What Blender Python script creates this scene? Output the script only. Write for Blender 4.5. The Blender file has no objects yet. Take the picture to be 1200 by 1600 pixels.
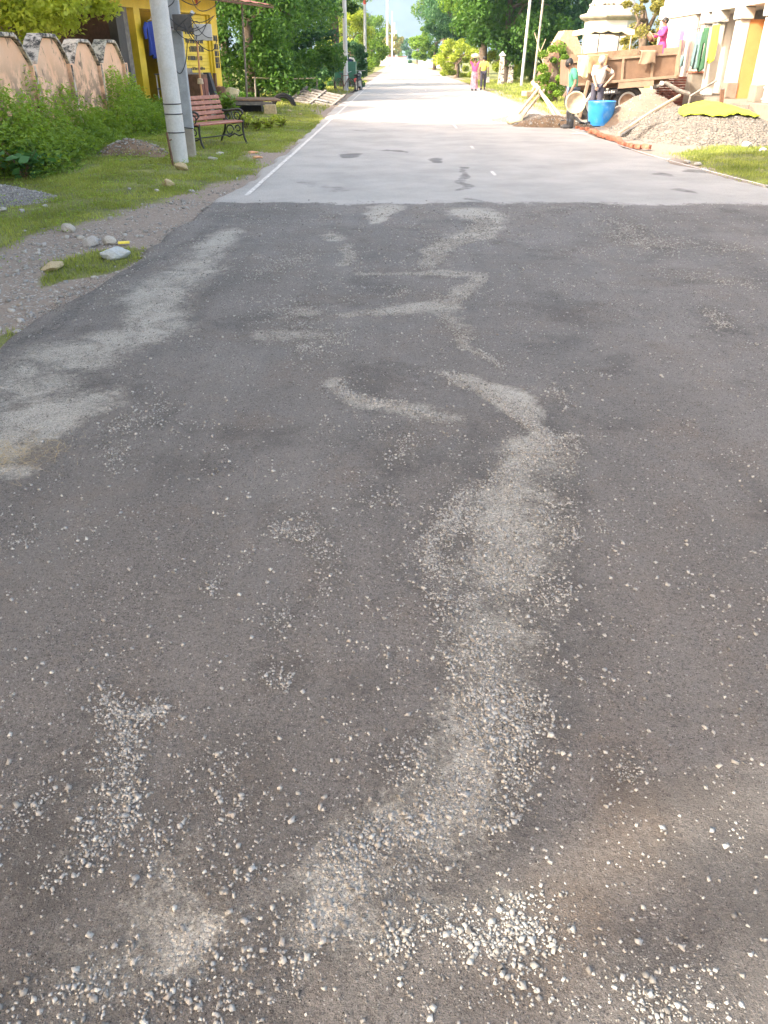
import bpy, math, random
import numpy as np
from mathutils import Vector, Matrix
R = math.radians
rng = np.random.default_rng(7)
random.seed(7)
scn = bpy.context.scene

# ------------------------------------------------------------------ camera
F, HC = 1200.0, 1.6
TH = math.atan(708.0 / 1200.0)
YAW = math.atan(25.0 / 1393.0)
cam_d = bpy.data.cameras.new('camera')
cam = bpy.data.objects.new('camera', cam_d)
scn.collection.objects.link(cam)
cam.location = (0, 0, HC)
cam.rotation_euler = (math.pi / 2 - TH, 0, YAW)
cam_d.sensor_fit = 'VERTICAL'
cam_d.sensor_height = 36.0
cam_d.lens = 36.0 * F / 1600.0
cam_d.clip_start = 0.05
cam_d.clip_end = 9000
scn.camera = cam

# ------------------------------------------------------------------ light
SUN_EL, SUN_AZ = R(36), R(61)           # azimuth: light travels (sin, cos) in the ground plane
w = bpy.data.worlds.new('World'); scn.world = w; w.use_nodes = True
nt = w.node_tree; nt.nodes.clear()
wo = nt.nodes.new('ShaderNodeOutputWorld'); bg = nt.nodes.new('ShaderNodeBackground')
sky = nt.nodes.new('ShaderNodeTexSky'); sky.sky_type = 'NISHITA'; sky.sun_disc = False
sky.sun_elevation = SUN_EL
sky.air_density = 1.0; sky.dust_density = 5.0; sky.ozone_density = 1.0
bg.inputs['Strength'].default_value = 0.15
tn_ = nt.nodes.new('ShaderNodeMix'); tn_.data_type = 'RGBA'; tn_.blend_type = 'MULTIPLY'; tn_.inputs[0].default_value = 1.0
tn_.inputs[7].default_value = (1.16, 1.0, .82, 1)          # warm tint over the whole sky colour, added as white balance
nt.links.new(sky.outputs[0], tn_.inputs[6]); nt.links.new(tn_.outputs[2], bg.inputs[0]); nt.links.new(bg.outputs[0], wo.inputs[0])
travel = Vector((math.sin(SUN_AZ) * math.cos(SUN_EL), math.cos(SUN_AZ) * math.cos(SUN_EL), -math.sin(SUN_EL)))
to_sun = -travel
sky.sun_rotation = math.atan2(to_sun.x, to_sun.y)
sl = bpy.data.lights.new('sun', 'SUN'); sl.energy = 2.05; sl.angle = R(0.7); sl.color = (1.0, 0.93, 0.82)
sun = bpy.data.objects.new('sun', sl); scn.collection.objects.link(sun)
sun.rotation_euler = to_sun.to_track_quat('Z', 'Y').to_euler()
sun.location = (-20, -10, 30)
scn.view_settings.view_transform = 'Standard'; scn.view_settings.look = 'None'
scn.view_settings.exposure = 2.6; scn.view_settings.gamma = 1.0
scn.view_settings.use_curve_mapping = False
scn.cycles.use_denoising = True
scn.cycles.max_bounces = 8; scn.cycles.diffuse_bounces = 3; scn.cycles.volume_bounces = 0
scn.cycles.transparent_max_bounces = 6
scn.cycles.sample_clamp_indirect = 6.0

# ------------------------------------------------------------------ helpers
cY, sY = math.cos(YAW), math.sin(YAW)
def pz(x, D, z=0.0):
    """world point seen in photo column x at camera depth D and height z"""
    xc = (x - 600.0) / F * D
    yc = (D - (HC - z) * math.sin(TH)) / math.cos(TH)
    return Vector((xc * cY - yc * sY, xc * sY + yc * cY, z))
def at(x, v, z=0.0):
    """world point on the level z seen at photo pixel (x, v)"""
    D = (HC - z) * F / (math.cos(TH) * (v - 92.0))
    return pz(x, D, z)
def pix(X, Y, Z=0.0):
    xc = X * cY + Y * sY; yc = -X * sY + Y * cY
    D = yc * math.cos(TH) + (HC - Z) * math.sin(TH)
    return 600 + F * xc / D, 92 + F * (HC - Z) / (math.cos(TH) * D), D

col = scn.collection
class MB:
    def __init__(s): s.v = []; s.f = []; s.m = []; s.cur = 0
    def add(s, vs, fs):
        n = len(s.v); s.v += [tuple(p) for p in vs]
        s.f += [tuple(i + n for i in f) for f in fs]; s.m += [s.cur] * len(fs)
        return s
    def box(s, c, d, rz=0.0, M=None, taper=1.0):
        x, y, z = d[0] / 2, d[1] / 2, d[2] / 2
        vs = []
        for zz, k in ((-z, 1), (z, taper)):
            for a, b in ((-x, -y), (x, -y), (x, y), (-x, y)): vs.append(Vector((a * k, b * k, zz)))
        rot = Matrix.Rotation(rz, 3, 'Z') if M is None else M
        vs = [rot @ p + Vector(c) for p in vs]
        return s.add(vs, [(3, 2, 1, 0), (4, 5, 6, 7), (0, 1, 5, 4), (1, 2, 6, 5), (2, 3, 7, 6), (3, 0, 4, 7)])
    def tube(s, pts, r, n=8, cap=True, sq=1.0):
        pts = [Vector(p) for p in pts]; k = len(pts)
        rs = r if isinstance(r, (list, tuple)) else [r] * k
        vs = []; up = None
        for i, p in enumerate(pts):
            t = (pts[min(i + 1, k - 1)] - pts[max(i - 1, 0)]).normalized()
            if up is None: up = Vector((0, 0, 1)) if abs(t.z) < .9 else Vector((1, 0, 0))
            a = t.cross(up); a = a.normalized() if a.length > 1e-4 else t.orthogonal().normalized()
            b = t.cross(a).normalized(); up = -b if i else up
            up = (a.cross(t)).normalized()
            for j in range(n):
                q = 2 * math.pi * j / n
                vs.append(p + (a * math.cos(q) * sq + b * math.sin(q)) * rs[i])
        fs = [(i * n + j, i * n + (j + 1) % n, (i + 1) * n + (j + 1) % n, (i + 1) * n + j) for i in range(k - 1) for j in range(n)]
        if cap: fs += [tuple(range(n - 1, -1, -1)), tuple((k - 1) * n + j for j in range(n))]
        return s.add(vs, fs)
    def lathe(s, prof, n=24, c=(0, 0, 0), M=None, sq=(1, 1)):
        vs = []; M = M or Matrix.Identity(3); c = Vector(c)
        for r, z in prof:
            for j in range(n):
                q = 2 * math.pi * j / n
                vs.append(M @ Vector((r * math.cos(q) * sq[0], r * math.sin(q) * sq[1], z)) + c)
        k = len(prof)
        fs = [(i * n + j, i * n + (j + 1) % n, (i + 1) * n + (j + 1) % n, (i + 1) * n + j) for i in range(k - 1) for j in range(n)]
        if prof[0][0] > 1e-4: fs.append(tuple(range(n - 1, -1, -1)))
        if prof[-1][0] > 1e-4: fs.append(tuple((k - 1) * n + j for j in range(n)))
        return s.add(vs, fs)
    def prism(s, poly, a, b, f):
        """poly: 2-D points; f(u, v, w) -> 3-D; extruded from w=a to w=b"""
        n = len(poly)
        vs = [f(u, v, a) for u, v in poly] + [f(u, v, b) for u, v in poly]
        fs = [tuple(range(n - 1, -1, -1)), tuple(range(n, 2 * n))] + [(i, (i + 1) % n, n + (i + 1) % n, n + i) for i in range(n)]
        return s.add(vs, fs)
def fix(me):
    import bmesh
    bm = bmesh.new(); bm.from_mesh(me); bmesh.ops.recalc_face_normals(bm, faces=bm.faces); bm.to_mesh(me); bm.free()
def obj(name, mb, mats, parent=None, loc=None, smooth=False, bevel=0.0, sub=0):
    me = bpy.data.meshes.new(name); me.from_pydata(mb.v, [], mb.f); fix(me)
    for m in (mats if isinstance(mats, (list, tuple)) else [mats]): me.materials.append(m)
    if any(mb.m): me.polygons.foreach_set('material_index', mb.m)
    if smooth:
        me.polygons.foreach_set('use_smooth', [True] * len(me.polygons))
    o = bpy.data.objects.new(name, me); col.objects.link(o)
    if parent: o.parent = parent
    if loc is not None: o.location = loc
    if bevel:
        b = o.modifiers.new('bevel', 'BEVEL'); b.width = bevel; b.segments = 2; b.limit_method = 'ANGLE'
    if sub:
        q = o.modifiers.new('sub', 'SUBSURF'); q.levels = sub; q.render_levels = sub
    if smooth:
        try: me.set_sharp_from_angle(angle=R(40))
        except Exception: pass
    return o
def mesh_np(name, V, Fc, mats, parent=None, tint=None, smooth=False, attrs=None, loc=None):
    """V (n,3), Fc (m,k) all faces of one size"""
    me = bpy.data.meshes.new(name); V = np.asarray(V, np.float32); Fc = np.asarray(Fc, np.int32)
    me.vertices.add(len(V)); me.vertices.foreach_set('co', V.ravel())
    k = Fc.shape[1]; me.loops.add(Fc.size); me.loops.foreach_set('vertex_index', Fc.ravel())
    me.polygons.add(len(Fc)); me.polygons.foreach_set('loop_start', np.arange(0, Fc.size, k, dtype=np.int32))
    me.polygons.foreach_set('loop_total', np.full(len(Fc), k, np.int32))
    if smooth: me.polygons.foreach_set('use_smooth', np.ones(len(Fc), bool))
    for m in (mats if isinstance(mats, (list, tuple)) else [mats]): me.materials.append(m)
    at_ = dict(attrs or {})
    if tint is not None: at_['tint'] = tint
    for n_, a in at_.items():
        q = me.attributes.new(n_, 'FLOAT', 'POINT'); q.data.foreach_set('value', np.asarray(a, np.float32))
    me.update(calc_edges=True)
    o = bpy.data.objects.new(name, me); col.objects.link(o)
    if parent: o.parent = parent
    if loc is not None: o.location = loc
    return o
def tag(o, label=None, cat=None, group=None, kind=None):
    if label: o['label'] = label
    if cat: o['category'] = cat
    if group: o['group'] = group
    if kind: o['kind'] = kind
    return o
def thing(name, label, cat, loc=(0, 0, 0), rz=0.0, group=None, rot=None):
    o = bpy.data.objects.new(name, None); col.objects.link(o); o.empty_display_size = .2
    o.location = loc; o.rotation_euler = rot if rot else (0, 0, rz)
    return tag(o, label, cat, group)
def copy_tree(o, parent=None):
    c = o.copy(); col.objects.link(c)
    if parent: c.parent = parent
    for ch in [k for k in o.children]: copy_tree(ch, c)
    return c

# ------------------------------------------------------------------ materials
class NT:
    def __init__(s, name):
        s.m = bpy.data.materials.new(name); s.m.use_nodes = True; s.t = s.m.node_tree
        s.b = s.t.nodes['Principled BSDF']; s.out = s.t.nodes['Material Output']
        s.co = s.t.nodes.new('ShaderNodeTexCoord')
    def n(s, kind, **kw):
        q = s.t.nodes.new('ShaderNode' + kind)
        for k, v in kw.items(): setattr(q, k, v)
        return q
    def l(s, a, b): s.t.links.new(a, b)
    def noise(s, scale, detail=4, rough=.55, vec=None, dist=0):
        q = s.n('TexNoise'); q.inputs['Scale'].default_value = scale; q.inputs['Detail'].default_value = detail
        q.inputs['Roughness'].default_value = rough; q.inputs['Distortion'].default_value = dist
        s.l(vec if vec is not None else s.co.outputs['Object'], q.inputs['Vector']); return q.outputs[0]
    def voro(s, scale, feat='F1', vec=None, out='Distance'):
        q = s.n('TexVoronoi', feature=feat); q.inputs['Scale'].default_value = scale
        s.l(vec if vec is not None else s.co.outputs['Object'], q.inputs['Vector']); return q.outputs[out]
    def ramp(s, fac, a, b, lo=0.0, hi=1.0):
        q = s.n('MapRange', interpolation_type='SMOOTHSTEP'); s.l(fac, q.inputs[0])
        q.inputs[1].default_value = a; q.inputs[2].default_value = b; q.inputs[3].default_value = lo; q.inputs[4].default_value = hi
        return q.outputs[0]
    def math(s, op, a, b=None, clamp=False):
        q = s.n('Math', operation=op); q.use_clamp = clamp
        for i, x in enumerate((a, b)):
            if x is None: continue
            if isinstance(x, (int, float)): q.inputs[i].default_value = x
            else: s.l(x, q.inputs[i])
        return q.outputs[0]
    def mix(s, fac, a, b, mode='MIX'):
        q = s.n('Mix', data_type='RGBA', blend_type=mode)
        if isinstance(fac, (int, float)): q.inputs[0].default_value = fac
        else: s.l(fac, q.inputs[0])
        for i, x in ((6, a), (7, b)):
            if isinstance(x, (tuple, list)): q.inputs[i].default_value = (*x[:3], 1)
            else: s.l(x, q.inputs[i])
        return q.outputs[2]
    def attr(s, name):
        q = s.n('Attribute', attribute_name=name); return q.outputs['Fac']
    def bump(s, h, strength=.4, dist=.01, normal=None):
        q = s.n('Bump'); q.inputs['Strength'].default_value = strength; q.inputs['Distance'].default_value = dist
        s.l(h, q.inputs['Height'])
        if normal is not None: s.l(normal, q.inputs['Normal'])
        return q.outputs[0]
    def set(s, color=None, rough=None, normal=None, spec=None, metal=None):
        def f(x, i):
            if x is None: return
            if isinstance(x, (int, float)): s.b.inputs[i].default_value = x
            elif isinstance(x, (tuple, list)): s.b.inputs[i].default_value = (*x[:3], 1)
            else: s.l(x, s.b.inputs[i])
        f(color, 'Base Color'); f(rough, 'Roughness'); f(normal, 'Normal'); f(spec, 'Specular IOR Level'); f(metal, 'Metallic')
        return s.m
def simple(name, c, rough=.7, var=.25, scale=6, bump=.2, dirt=None, dirt_amt=.5, metal=0.0, spec=None, grain=80, dist=.004):
    t = NT(name)
    a = tuple(x * (1 - var) for x in c); b = tuple(min(x * (1 + var * .6), .95) for x in c)
    cc = t.mix(t.ramp(t.noise(scale, 6, .6), .3, .7), a, b)
    cc = t.mix(t.ramp(t.noise(grain, 3, .6), .3, .75, 0, .35), cc, tuple(x * .55 for x in c))
    if dirt: cc = t.mix(t.ramp(t.noise(scale * .8, 7, .7, dist=.4), .52, .66, 0, dirt_amt), cc, dirt)
    return t.set(cc, rough, t.bump(t.noise(grain, 5, .7), bump, dist), spec, metal)
def leafmat(name, dark, light, trans=.35, rough=.55):
    t = NT(name); a = t.attr('tint')
    cc = t.mix(a, dark, light)
    t.set(cc, rough); t.b.inputs['Specular IOR Level'].default_value = .3
    tr = t.n('BsdfTranslucent'); cl = t.mix(.5, cc, (light[0] * 1.5, light[1] * 1.5, light[2] * .6)); t.l(cl, tr.inputs[0])
    ms = t.n('MixShader'); ms.inputs[0].default_value = trans
    t.l(t.b.outputs[0], ms.inputs[1]); t.l(tr.outputs[0], ms.inputs[2]); t.l(ms.outputs[0], t.out.inputs[0])
    return t.m

M = {}
M['white_wall'] = simple('limewashed_wall', (.56, .54, .50), .85, .12, 1.2, .3, (.42, .36, .30), .45)
M['peach'] = None
M['yellow'] = simple('yellow_paint', (.72, .52, .03), .55, .16, 2, .15, (.35, .26, .06), .35)
M['yellow_shutter'] = simple('yellow_shutter_paint', (.74, .56, .04), .5, .12, 3, .1, (.30, .22, .05), .3)
M['black'] = simple('black_paint', (.025, .025, .028), .55, .3, 8)
M['iron'] = simple('cast_iron', (.02, .024, .024), .45, .3, 20)
M['bench_wood'] = simple('bench_slat_paint', (.33, .13, .085), .45, .25, 10, .2, (.45, .27, .20), .4)
M['steel'] = simple('galvanised_pole', (.50, .52, .53), .5, .12, 3, .12, (.40, .36, .30), .35, grain=40)
M['concrete_pole'] = simple('grey_concrete_pole', (.32, .35, .38), .75, .18, 4, .3, (.22, .23, .24), .5)
M['concrete'] = simple('concrete', (.38, .35, .30), .9, .25, 3, .5, (.18, .16, .13), .5)
M['box_grey'] = simple('meter_box', (.07, .065, .062), .6, .3, 12)
M['cable'] = simple('cable_black', (.02, .022, .03), .5, .2)
M['pipe_blue'] = simple('conduit', (.22, .27, .33), .5, .15)
M['rod'] = simple('pale_rod', (.5, .5, .5), .5, .15)
M['wood_grey'] = simple('weathered_wood', (.20, .185, .17), .85, .35, 9, .5)
M['wood_brown'] = simple('brown_wood', (.16, .085, .05), .8, .35, 9, .4)
M['wood_pale'] = simple('pale_wood', (.50, .40, .28), .8, .25, 9, .4)
M['wood_orange'] = simple('orange_stick', (.62, .30, .14), .6, .15)
M['plank'] = simple('deck_plank', (.26, .17, .11), .85, .35, 9, .5)
M['tarred'] = simple('dark_board', (.035, .033, .04), .7, .3, 5)
M['tin'] = simple('rusty_tin', (.22, .08, .06), .7, .35, 3, .3, (.10, .05, .04), .5)
M['trailer'] = simple('rusty_trailer', (.18, .115, .075), .85, .25, 3, .35, (.13, .075, .05), .5)
M['trailer_light'] = simple('dusty_trailer', (.27, .20, .14), .85, .25, 3, .3, (.2, .13, .08), .5)
M['sack'] = simple('sack_cloth', (.33, .22, .12), .95, .3, 8, .5)
M['sack_pale'] = simple('pale_sack', (.62, .56, .36), .95, .2, 8, .5)
M['tyre'] = simple('rubber', (.03, .03, .03), .85, .3, 12, .4)
M['blue_plastic'] = simple('blue_plastic', (.03, .24, .62), .38, .15, 4, .1, (.35, .45, .55), .3)
M['brick'] = simple('brick_red', (.40, .15, .09), .92, .35, 12, .5, (.45, .33, .25), .5)
M['brick_dark'] = simple('brick_dark', (.20, .07, .05), .92, .35, 12, .5)
M['mortar'] = simple('mortar', (.22, .15, .11), .95, .3, 9, .5)
M['orange_wall'] = simple('orange_wall', (.52, .25, .09), .85, .12, 2, .2, (.45, .28, .16), .3)
M['grille'] = simple('grey_gate', (.45, .45, .46), .6, .15)
M['bark'] = simple('bark', (.13, .10, .075), .95, .4, 8, .8, grain=30, dist=.02)
M['bark_pale'] = simple('bark_pale', (.34, .30, .26), .95, .3, 8, .6, grain=30)
M['green_paint'] = simple('green_cart_paint', (.025, .13, .085), .5, .2, 4)
M['rim'] = simple('bare_metal', (.45, .45, .44), .35, .15, metal=.6)
M['red_paint'] = simple('red_paint', (.45, .06, .04), .5, .2)
M['stump'] = simple('dead_roots', (.16, .095, .065), .95, .4, 6, .8)
M['thatch'] = simple('thatch', (.42, .30, .20), .95, .35, 10, .8)
M['skin'] = simple('skin', (.26, .14, .09), .6, .08, 6, .05)
M['skin_dusty'] = simple('skin_light', (.38, .24, .17), .6, .08, 6, .05)
M['hair'] = simple('hair_black', (.012, .010, .010), .6, .2, 30, .3)
M['hair_grey'] = simple('hair_grey', (.42, .38, .34), .8, .2, 30, .3)
def cloth(name, c, **k): return simple(name, c, .9, k.get('var', .12), k.get('scale', 7), .3, grain=160)
M['c_green'] = cloth('cloth_green', (.07, .30, .19)); M['c_white'] = cloth('cloth_white', (.60, .59, .56))
M['c_dark'] = cloth('cloth_dark', (.07, .07, .10)); M['c_slate'] = cloth('cloth_slate', (.12, .15, .21))
M['c_pink'] = cloth('cloth_pink', (.62, .10, .28)); M['c_magenta'] = cloth('cloth_magenta', (.42, .05, .20))
M['c_skirt'] = cloth('cloth_skirt', (.60, .30, .38), var=.5, scale=9); M['c_yellow'] = cloth('cloth_yellow', (.80, .66, .10))
M['c_blue'] = cloth('cloth_blue', (.03, .06, .32)); M['c_navy'] = cloth('cloth_navy', (.02, .025, .07))
M['c_brown'] = cloth('cloth_brown', (.09, .06, .05)); M['c_lime'] = cloth('cloth_lime', (.52, .60, .04))
M['c_teal'] = cloth('cloth_teal', (.12, .20, .21)); M['c_dkgreen'] = cloth('cloth_dkgreen', (.03, .10, .05))
M['c_palepink'] = cloth('cloth_pale_pink', (.72, .40, .48), var=.4, scale=5)
M['boot'] = simple('rubber_boot', (.05, .055, .065), .5, .3, 6, .2, (.3, .28, .25), .4)
M['stone_white'] = simple('white_stone', (.42, .40, .36), .9, .35, 20, .5)
M['stone_grey'] = simple('grey_stone', (.36, .35, .34), .9, .25, 20, .5)
M['stone_blue'] = simple('blue_grey_stone', (.40, .43, .44), .85, .2, 14, .5)
M['stone_tan'] = simple('tan_stone', (.42, .34, .20), .9, .3, 16, .5)
M['leafy'] = leafmat('leaf_deep', (.018, .055, .012), (.10, .22, .035))
M['leafy_b'] = leafmat('leaf_blue_green', (.02, .06, .03), (.07, .17, .07))
M['leafy_y'] = leafmat('leaf_yellow_green', (.09, .15, .02), (.40, .47, .07), .4)  # yellow green leaf, raised so shaded plants look sunlit
M['leafy_lime'] = leafmat('leaf_lime', (.14, .20, .02), (.62, .68, .12), .45)  # sunlight put into the leaf colour of the shaded wall tree
M['leafy_m'] = leafmat('leaf_mid', (.035, .09, .012), (.20, .33, .045), .4)
M['leafy_o'] = leafmat('leaf_olive', (.10, .10, .02), (.36, .34, .10), .4)
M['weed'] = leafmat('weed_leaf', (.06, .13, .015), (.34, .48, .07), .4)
M['broad'] = leafmat('broad_leaf', (.03, .10, .03), (.09, .22, .07), .25)
M['grass'] = leafmat('grass_blade', (.11, .15, .03), (.40, .44, .11), .35)

# peach wall: plaster with moulds running down
t = NT('peach_plaster')
base = t.mix(t.ramp(t.noise(1.3, 5), .3, .7), (.78, .47, .30), (.82, .54, .37))
mp = t.n('Mapping'); mp.inputs['Scale'].default_value = (4, 4, 2.2); t.l(t.co.outputs['Object'], mp.inputs[0])
mould = t.ramp(t.noise(1.0, 8, .72, mp.outputs[0], .6), .57, .66)
sep = t.n('SeparateXYZ'); t.l(t.co.outputs['Object'], sep.inputs[0])
low = t.ramp(sep.outputs[2], 1.75, .9)
cc = t.mix(t.math('MULTIPLY', mould, .8), base, (.07, .06, .05))
cc = t.mix(t.math('MULTIPLY', low, t.ramp(t.noise(4, 6, .7), .42, .58, 0, .75)), cc, (.09, .075, .055))
M['peach'] = t.set(cc, .9, t.bump(t.noise(60, 6, .7), .4, .006))
t = NT('mouldy_coping')
cc = t.mix(t.ramp(t.noise(5, 8, .75, dist=.3), .44, .58), (.56, .49, .41), (.05, .045, .04))
M['coping'] = t.set(cc, .9, t.bump(t.noise(50, 6, .7), .5, .008))

# asphalt ------------------------------------------------------------
def road_material():
    t = NT('worn_asphalt'); O = t.co.outputs['Object']
    sx = t.n('SeparateXYZ'); t.l(O, sx.inputs[0])
    # where the dark tarred part ends and the pale surfacing starts
    y = t.math('ADD', sx.outputs[1], t.math('MULTIPLY', t.math('SUBTRACT', t.noise(.9, 8, .7), .5), 1.3))
    yy = t.math('ADD', y, t.math('MULTIPLY', t.math('SUBTRACT', t.noise(26, 4, .7), .5), .30))
    pale_zone = t.ramp(yy, 10.27, 10.42)
    mott = t.ramp(t.noise(1.6, 7, .62), .3, .72)
    dark = t.mix(mott, (.125, .112, .102), (.180, .162, .148))
    dark = t.mix(t.ramp(t.noise(.7, 6, .65, dist=.5), .40, .62, 0, .75), dark, (.205, .185, .170))
    dark = t.mix(t.ramp(t.noise(2.3, 7, .66, dist=.4), .50, .66, 0, .7), dark, (.175, .142, .118))
    grit = t.noise(260, 3, .75); grit2 = t.noise(90, 5, .75)
    dark = t.mix(t.ramp(grit, .50, .74, 0, .75), dark, (.34, .305, .275))
    dark = t.mix(t.ramp(grit, .48, .30, 0, .95), dark, (.030, .026, .023))
    dark = t.mix(t.ramp(grit2, .48, .32, 0, .75), dark, (.050, .043, .040))
    # tiny chips bedded in the surface
    for sc_, th, am in ((140, .20, .7), (75, .15, .75)):
        vn = t.n('TexVoronoi'); vn.inputs['Scale'].default_value = sc_; t.l(O, vn.inputs['Vector'])
        dis = vn.outputs['Distance']; cs = t.n('SeparateColor'); t.l(vn.outputs['Color'], cs.inputs[0])
        chip = t.math('MULTIPLY', t.ramp(dis, th + .10, th), t.ramp(t.math('ADD', cs.outputs[0], t.math('MULTIPLY', t.attr('gravel'), .6)), .80, .86))
        dark = t.mix(t.math('MULTIPLY', chip, am), dark, t.mix(cs.outputs[1], (.22, .21, .20), (.44, .43, .40)))
        if sc_ == 75: chip75 = chip
    worn = t.attr('tar')
    dark = t.mix(t.math('MULTIPLY', worn, t.ramp(t.noise(30, 5, .7), .35, .6, 0, .85)), dark, (.045, .042, .043))
    coarse = t.noise(78, 8, .88)
    dark = t.mix(t.ramp(coarse, .49, .38, 0, .9), dark, (.038, .032, .029))
    dark = t.mix(t.ramp(coarse, .57, .70, 0, .6), dark, (.36, .33, .30))
    gv = t.attr('gravel'); rim = t.math('MULTIPLY', t.ramp(gv, .03, .3), t.ramp(gv, .95, .5))
    dark = t.mix(t.math('MULTIPLY', rim, t.ramp(t.noise(28, 5, .75), .36, .60, 0, .34)), dark, (.060, .052, .044))
    bl = t.noise(1.35, 9, .74, dist=.3); dark = t.mix(t.ramp(bl, .50, .36, 0, .55), dark, (.062, .053, .047))
    mpt = t.n('Mapping'); mpt.inputs['Scale'].default_value = (1.9, .10, 1); t.l(O, mpt.inputs[0])
    trk = t.noise(1.0, 4, .6, mpt.outputs[0]); dark = t.mix(t.ramp(trk, .50, .66, 0, .16), dark, (.26, .24, .22)); dark = t.mix(t.ramp(trk, .46, .32, 0, .38), dark, (.075, .066, .060))
    wv = t.n('VectorMath', operation='ADD'); nv = t.n('TexNoise'); nv.inputs['Scale'].default_value = 1.6; nv.inputs['Detail'].default_value = 6; t.l(O, nv.inputs['Vector'])
    t.l(O, wv.inputs[0]); t.l(nv.outputs['Color'], wv.inputs[1]); ce = t.voro(.75, 'DISTANCE_TO_EDGE', wv.outputs[0])
    crk = t.math('MULTIPLY', t.ramp(ce, .012, .003), t.ramp(t.noise(.55, 3, .6), .50, .60, 0, .22)); dark = t.mix(crk, dark, (.03, .027, .025))
    # pale dust film
    du = t.attr('dust')
    na = t.math('SUBTRACT', t.ramp(t.noise(3.6, 10, .72, dist=.8), .28, .72), .5)
    nb_ = t.math('SUBTRACT', t.ramp(t.noise(48, 6, .8), .30, .70), .5)
    d3 = t.math('ADD', t.math('ADD', du, t.math('MULTIPLY', na, .75)), t.math('MULTIPLY', nb_, .62))
    d3 = t.math('MULTIPLY', d3, t.ramp(du, .02, .25))
    df = t.math('MULTIPLY', t.math('MULTIPLY', t.ramp(d3, .08, .86), .97), t.ramp(t.voro(95), .62, .30, .6, 1.0))
    dcol = t.mix(t.noise(18, 6, .7), (.36, .335, .29), (.64, .61, .54))
    dcol = t.mix(t.ramp(grit, .55, .32, 0, .8), dcol, (.12, .105, .092))
    dark = t.mix(df, dark, dcol)
    so = t.attr('soil')  # soil tint, which also carries the painted sun patch
    sf = t.ramp(t.math('ADD', so, t.math('MULTIPLY', t.math('SUBTRACT', t.noise(4, 6, .65), .5), .8)), .35, .95, 0, .65)
    dark = t.mix(sf, dark, t.mix(grit2, (.10, .07, .045), (.23, .165, .115)))
    # pale surfacing further on
    pale = t.mix(t.ramp(t.noise(.9, 6, .6), .3, .7), (.32, .307, .29), (.42, .402, .378))
    pale = t.mix(t.ramp(t.noise(150, 3, .7), .5, .3, 0, .4), pale, (.14, .135, .13))
    pt = t.math('ADD', t.attr('patch'), t.math('MULTIPLY', t.math('SUBTRACT', t.noise(3.2, 7, .7), .5), .9))
    pale = t.mix(t.ramp(pt, .36, .72, 0, .85), pale, (.10, .095, .09))
    cc = t.mix(pale_zone, dark, pale)
    # fine heights
    hgt = t.math('ADD', t.math('MULTIPLY', grit, .5), t.math('MULTIPLY', grit2, .9))
    hgt = t.math('ADD', hgt, t.math('MULTIPLY', chip75, .5))
    hgt = t.math('ADD', hgt, t.math('MULTIPLY', t.noise(22, 5, .7), 1.2))
    inv = t.math('SUBTRACT', 1.0, t.math('MULTIPLY', df, .55))
    hgt = t.math('MULTIPLY', hgt, inv)
    nb = t.bump(hgt, 1.0, .013)
    return t.set(cc, t.ramp(mott, 0, 1, .62, .80), nb, .55)
M['road'] = road_material()

def ground_material():
    t = NT('verge_ground'); O = t.co.outputs['Object']
    n1 = t.noise(1.3, 7, .65); n2 = t.noise(45, 5, .75); n3 = t.noise(9, 6, .7)
    soil = t.mix(n3, (.19, .15, .12), (.34, .29, .245))
    soil = t.mix(t.ramp(n2, .5, .3, 0, .6), soil, (.07, .055, .045))
    vn = t.n('TexVoronoi'); vn.inputs['Scale'].default_value = 34; t.l(O, vn.inputs['Vector'])
    cs = t.n('SeparateColor'); t.l(vn.outputs['Color'], cs.inputs[0])
    peb = t.math('MULTIPLY', t.ramp(vn.outputs['Distance'], .42, .28), t.ramp(t.math('ADD', cs.outputs[0], t.attr('gravel')), .75, .9))
    soil = t.mix(t.math('MULTIPLY', peb, .85), soil, t.mix(cs.outputs[1], (.22, .21, .20), (.50, .48, .45)))
    grass = t.mix(t.ramp(n1, .3, .7), (.09, .11, .03), (.21, .22, .075))
    grass = t.mix(t.ramp(n2, .5, .3, 0, .6), grass, (.045, .045, .02))
    g = t.ramp(t.math('ADD', t.math('MULTIPLY', t.attr('grass'), .85), t.math('MULTIPLY', t.math('SUBTRACT', n1, .5), 1.6)), .40, .72)
    cc = t.mix(g, soil, grass)
    h = t.math('ADD', t.math('MULTIPLY', n2, .6), t.math('ADD', t.math('MULTIPLY', n3, 1.2), peb))
    return t.set(cc, .95, t.bump(h, .7, .02), .2)
M['ground'] = ground_material()

# ------------------------------------------------------------------ stroke masks on the ground
def strokes(X, Y, lst, soft=.55):
    """lst of (x0,v0,r0,x1,v1,r1,w) in photo pixels on the ground plane -> density at X,Y (world)"""
    out = np.zeros_like(X)
    for x0, v0, r0, x1, v1, r1, wgt in lst:
        a, b = at(x0, v0), at(x1, v1)
        ra = r0 * (pix(a.x, a.y)[2]) / F; rb = r1 * (pix(b.x, b.y)[2]) / F
        # screen circles are stretched along the view on the ground: keep them about round there
        dx, dy = b.x - a.x, b.y - a.y; L2 = dx * dx + dy * dy + 1e-9
        s = np.clip(((X - a.x) * dx + (Y - a.y) * dy) / L2, 0, 1)
        d = np.hypot(X - (a.x + s * dx), (Y - (a.y + s * dy)) * .75)
        r = ra + (rb - ra) * s
        q = np.clip((r * (1 + soft) - d) / (r * (2 * soft) + 1e-6), 0, 1)
        out = np.maximum(out, wgt * q * q * (3 - 2 * q))
    return out
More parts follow.
